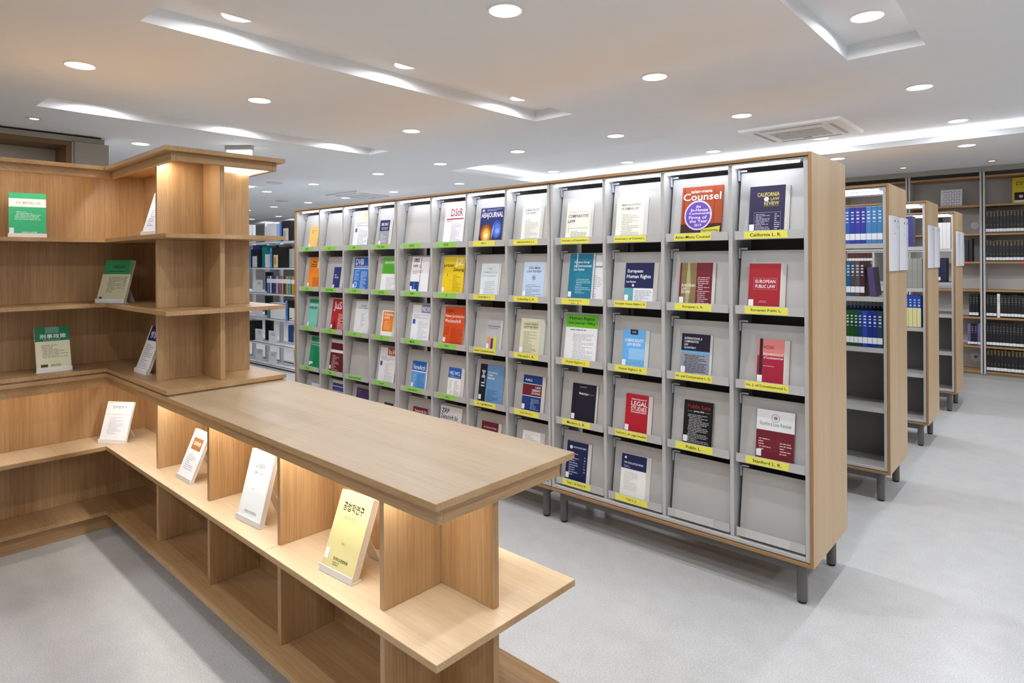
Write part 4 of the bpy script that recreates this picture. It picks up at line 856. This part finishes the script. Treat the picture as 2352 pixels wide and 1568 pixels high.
# ------------------------------------------------------------------ white library stacks beyond the rack end
SY = 4.6; SZ = [1.895, 1.505, 1.12, .745, .36, .05]
WMET = paint('e3e4e6', .4, var=.01, name='white_stack_steel')
STK = []
SB = [(-9.12, -8.22), (-10.02, -9.12), (-10.92, -10.02)]
SN = ['touching the magazine rack end', 'behind the oak tower shelves', 'farthest along']
for k, (x0, x1) in enumerate(SB):
    for back in (0, 1):
        y = SY+back*1.75
        t = thing('metal_stack', f'white steel library stack, {"front" if not back else "rear"} row, bay {SN[k]}', 'shelf', ((x0+x1)/2, y, 0), 0, None)
        if not back: STK.append(t)
        w = (x1-x0)/2
        for s in (-1, 1):
            boxpart('upright', WMET, t, s*w-(.02 if s > 0 else 0), s*w+(.02 if s < 0 else 0), .24, .29, 0, 2.2)
            boxpart('side_bracket', WMET, t, s*w-(.004 if s > 0 else 0)-s*.001, s*w+(.004 if s < 0 else 0)-s*.001, .005, .24, 1.86, 2.2)
        boxpart('center_post', WMET, t, -.03, .03, .24, .29, 0, 2.2)
        for z in SZ:
            q = MB(); q.box(-w+.002, w-.002, 0, .238, z-.006, z); q.box(-w+.002, w-.002, 0, .004, z-.028, z); q.box(-w+.002, w-.002, .292, .53, z-.006, z); q.box(-w+.002, w-.002, .526, .53, z-.028, z)
            q.build('shelf', WMET, t)
        boxpart('kick_plate', BLACK, t, -w+.002, w-.002, .06, .07, 0, .021)
gs = 'books on the white stacks'
def run2(x0, z, specs, where, y=SY+.02, d=.17):
    x = x0
    for k, (c, wd, w, h, kw) in enumerate(specs):
        spine_book(x, y, z+.0005, w, h, d, c, f'{wd}, {ORD[k]} along {where}', gs, **kw); x += w+.001
n_ = dict(lab=0, ink=None)
run2(-9.09, SZ[0], [('e6e6e6', 'white journal volume', .06, .27, n_)]*4+[('e8e8e8', 'white journal volume', .05, .265, n_), ('a9bfe6', 'pale blue journal volume', .06, .26, n_), ('9fb6e2', 'pale blue journal volume', .05, .26, n_)], 'the top shelf of the white stack')
cols = [('3a6fb0', 'blue'), ('6a8f9a', 'grey green'), ('4a58b0', 'violet blue'), ('e4e4e6', 'white'), ('3c2f66', 'dark purple'), ('3a2f62', 'dark purple'), ('43386a', 'dark purple'), ('40356a', 'dark purple'), ('b9b7b4', 'pale grey'), ('8fa0b8', 'grey blue'), ('9c3440', 'red'), ('8a6aa0', 'mauve'), ('a8415a', 'rose'), ('d59a4a', 'orange'), ('2f6a46', 'green'), ('28304a', 'dark blue'), ('c05a8a', 'pink'), ('9cc04a', 'lime'), ('4aa05a', 'mid green'), ('5aa0d8', 'sky blue')]
run2(-9.1, SZ[2], [(c, f'{w} banded paperback', .034, .255, dict(lab=.6, lab_h=.24, lab_c='f1f1f1', ink=None)) for c, w in cols], 'the third shelf of the white stack')
run2(-8.39, SZ[2], [('8a3030', 'brick red banded paperback', .03, .25, dict(lab=.6, lab_h=.24, lab_c='f1f1f1', ink=None)), ('c9a21e', 'mustard banded paperback', .05, .25, dict(lab=.6, lab_h=.24, lab_c='f1f1f1', ink=None)), ('b57c1c', 'ochre banded paperback', .04, .25, dict(lab=.6, lab_h=.24, lab_c='f1f1f1', ink=None))], 'the end run, third white shelf')
run2(-9.1, SZ[3], [('3f9a5a', 'green journal', .045, .22, n_), ('4a86c8', 'blue journal', .03, .22, n_), ('7a3048', 'plum journal', .03, .22, n_)]+[('ececee', 'white journal with a dark top', .055, .23, dict(lab=.86, lab_h=.12, lab_c='23283a', ink=None))]*8, 'the fourth shelf of the white stack')
def box_file(x, z, label, pic, w=.24, h=.29):
    t = thing('sign_box', label, 'sign', (x, SY+.004, z+.0005), 0, 'black framed class number boxes')
    boxpart('box', paint('141416', .45), t, .045, w, 0, .2, 0, h, c=.002)
    boxpart('side_strip', paint('5b9be0', .4), t, 0, .0445, -.006, .0, 0, h-.01)
    f = boxpart('card', paint(pic[0], .5), t, .1, w-.055, -.003, -.0002, .0, h*.62)
    q = MB()
    for k in range(5): q.quad([(.014, -.0066, h*.25+k*.035), (.03, -.0066, h*.25+k*.035), (.03, -.0066, h*.25+k*.035+.022), (.014, -.0066, h*.25+k*.035+.022)])
    q.build('lettering', paint('14306a', .5), t, recalc=False)
    for k, (a, b, c_, d_, col) in enumerate(pic[1]):
        boxpart('picture', paint(col, .5), f, .1+a, .1+c_, -.0042-.0003*k, -.0031-.0003*k, b, d_)
def shelf_tag(x, z, st_, cx): boxpart('shelf_tag', paint('8fc0ee', .4), st_, x-.01-cx, x+.09-cx, -.003, -.0003, z-.03, z-.004)
for x_, z_ in ((-8.66, SZ[0]), (-8.95, SZ[1]), (-8.5, SZ[3])): shelf_tag(x_, z_, STK[0], -8.67)
for x_, z_ in ((-9.62, SZ[1]), (-9.85, SZ[4])): shelf_tag(x_, z_, STK[1], -9.57)
box_file(-8.66, SZ[0], 'black framed box with blue side strip on the top white shelf', ('c9c6c0', [(.01, .05, .07, .14, 'a8a49c')]), .3, .29)
box_file(-8.95, SZ[1], 'black framed box with a golden picture on the second white shelf', ('d8cfa8', [(.015, .06, .075, .13, 'd8a02a'), (.03, .04, .06, .16, 'b9801c')]), .28, .3)
box_file(-8.5, SZ[3], 'black framed box with white card on the fourth white shelf', ('e6e6ea', [(.01, .02, .07, .035, '333338')]), .3, .29)
box_file(-9.62, SZ[1], 'black framed box with navy head behind the oak tower shelf', ('dcdce2', []), .3, .28)
o = boxpart('book', paint('2a3a86', .4), None, -9.57, -9.37, SY+.03, SY+.2, SZ[1]+.281, SZ[1]+.345, c=.002); tag(o, 'navy book lying on the black framed box behind the tower', 'book')
run2(-9.31, SZ[1], [('1f8a8a', 'teal volume', .1, .33, dict(lab=.0, ink=None)), ('e9e9ea', 'white pamphlet file', .07, .2, n_)], 'the second shelf by the white upright', y=SY+.05)
box_file(-9.85, SZ[4], 'black framed box with a yellow card low in the white stack', ('d0a81c', [(.01, .02, .06, .05, '7a6010')]), .24, .3)
# wide pale books and grey files behind the golden picture box
o = boxpart('book', paint('d3d2b6', .5), None, -9.06, -8.5, SY+.21, SY+.232, SZ[1]+.0005, SZ[1]+.35, c=.002); tag(o, 'wide pale khaki album standing behind the golden picture box', 'book')
for k in range(3):
    o = boxpart('magazine_file', paint(['a9a9a6', 'b9b9b4', 'aaa9a6'][k], .5), None, -8.43+.07*k, -8.37+.07*k, SY+.02, SY+.2, SZ[1]+.0005, SZ[1]+.27, c=.002); tag(o, f'grey magazine file, {ORD[k]} of three on the second white shelf', 'file', gs)
bq = MB(); bq.box(0, .2, 0, .003, 0, .19, c=.001); bq.box(0, .2, .003, .1, 0, .003)
BE_ME = bq.mesh('plate', WMET)
vq = MB()
for k in range(3): vq.quad([(.06, -.0006, .15-.016*k), (.16, -.0006, .15-.016*k), (.16, -.0006, .156-.016*k), (.06, -.0006, .156-.016*k)])
V_ME = vq.mesh('vent_slot', paint('8a8b8e', .6), recalc=False)
nb = 0
for zi, z, nmz in ((4, SZ[4], 'fifth'), (5, SZ[5], 'bottom'), (2, SZ[2], 'third'), (3, SZ[3], 'fourth')):
    for xx, wh in ((-9.07, 'beside the upright'), (-8.55, 'near the rack end'), (-9.5, 'behind the oak tower')):
        if zi in (2, 3) and xx > -9.2: continue
        t = thing('bookend', f'white vented bookend {wh} on the {nmz} white shelf', 'bookend', (xx, SY+(.03 if xx < -8.6 else .15), z+.0005), .12, 'white steel bookends')
        obj('plate', BE_ME, t); obj('vent_slot', V_ME, t)
for xx, zz, ww, lb in ((-9.5, SZ[2], .2, 'black box leaning behind a bookend, third shelf'), (-8.56, SZ[4], .17, 'dark grey box standing behind the bookend near the rack end'), (-9.5, SZ[4], .2, 'black box behind the bookend on the fifth shelf'), (-9.52, SZ[3], .2, 'black box behind the tower on the fourth white shelf')):
    o = boxpart('box', paint('1b1c20', .5), None, xx, xx+ww, SY+.2, SY+.235, zz+.0045, zz+.31, c=.002); tag(o, lb, 'box', gs)
run2(-9.0, SZ[4], [('2f5fb0', 'blue volume', .05, .25, n_), ('2f5fb0', 'blue volume', .05, .25, n_), ('355fa8', 'blue volume', .06, .25, n_)], 'the fifth white shelf behind the bookend', y=SY+.31)
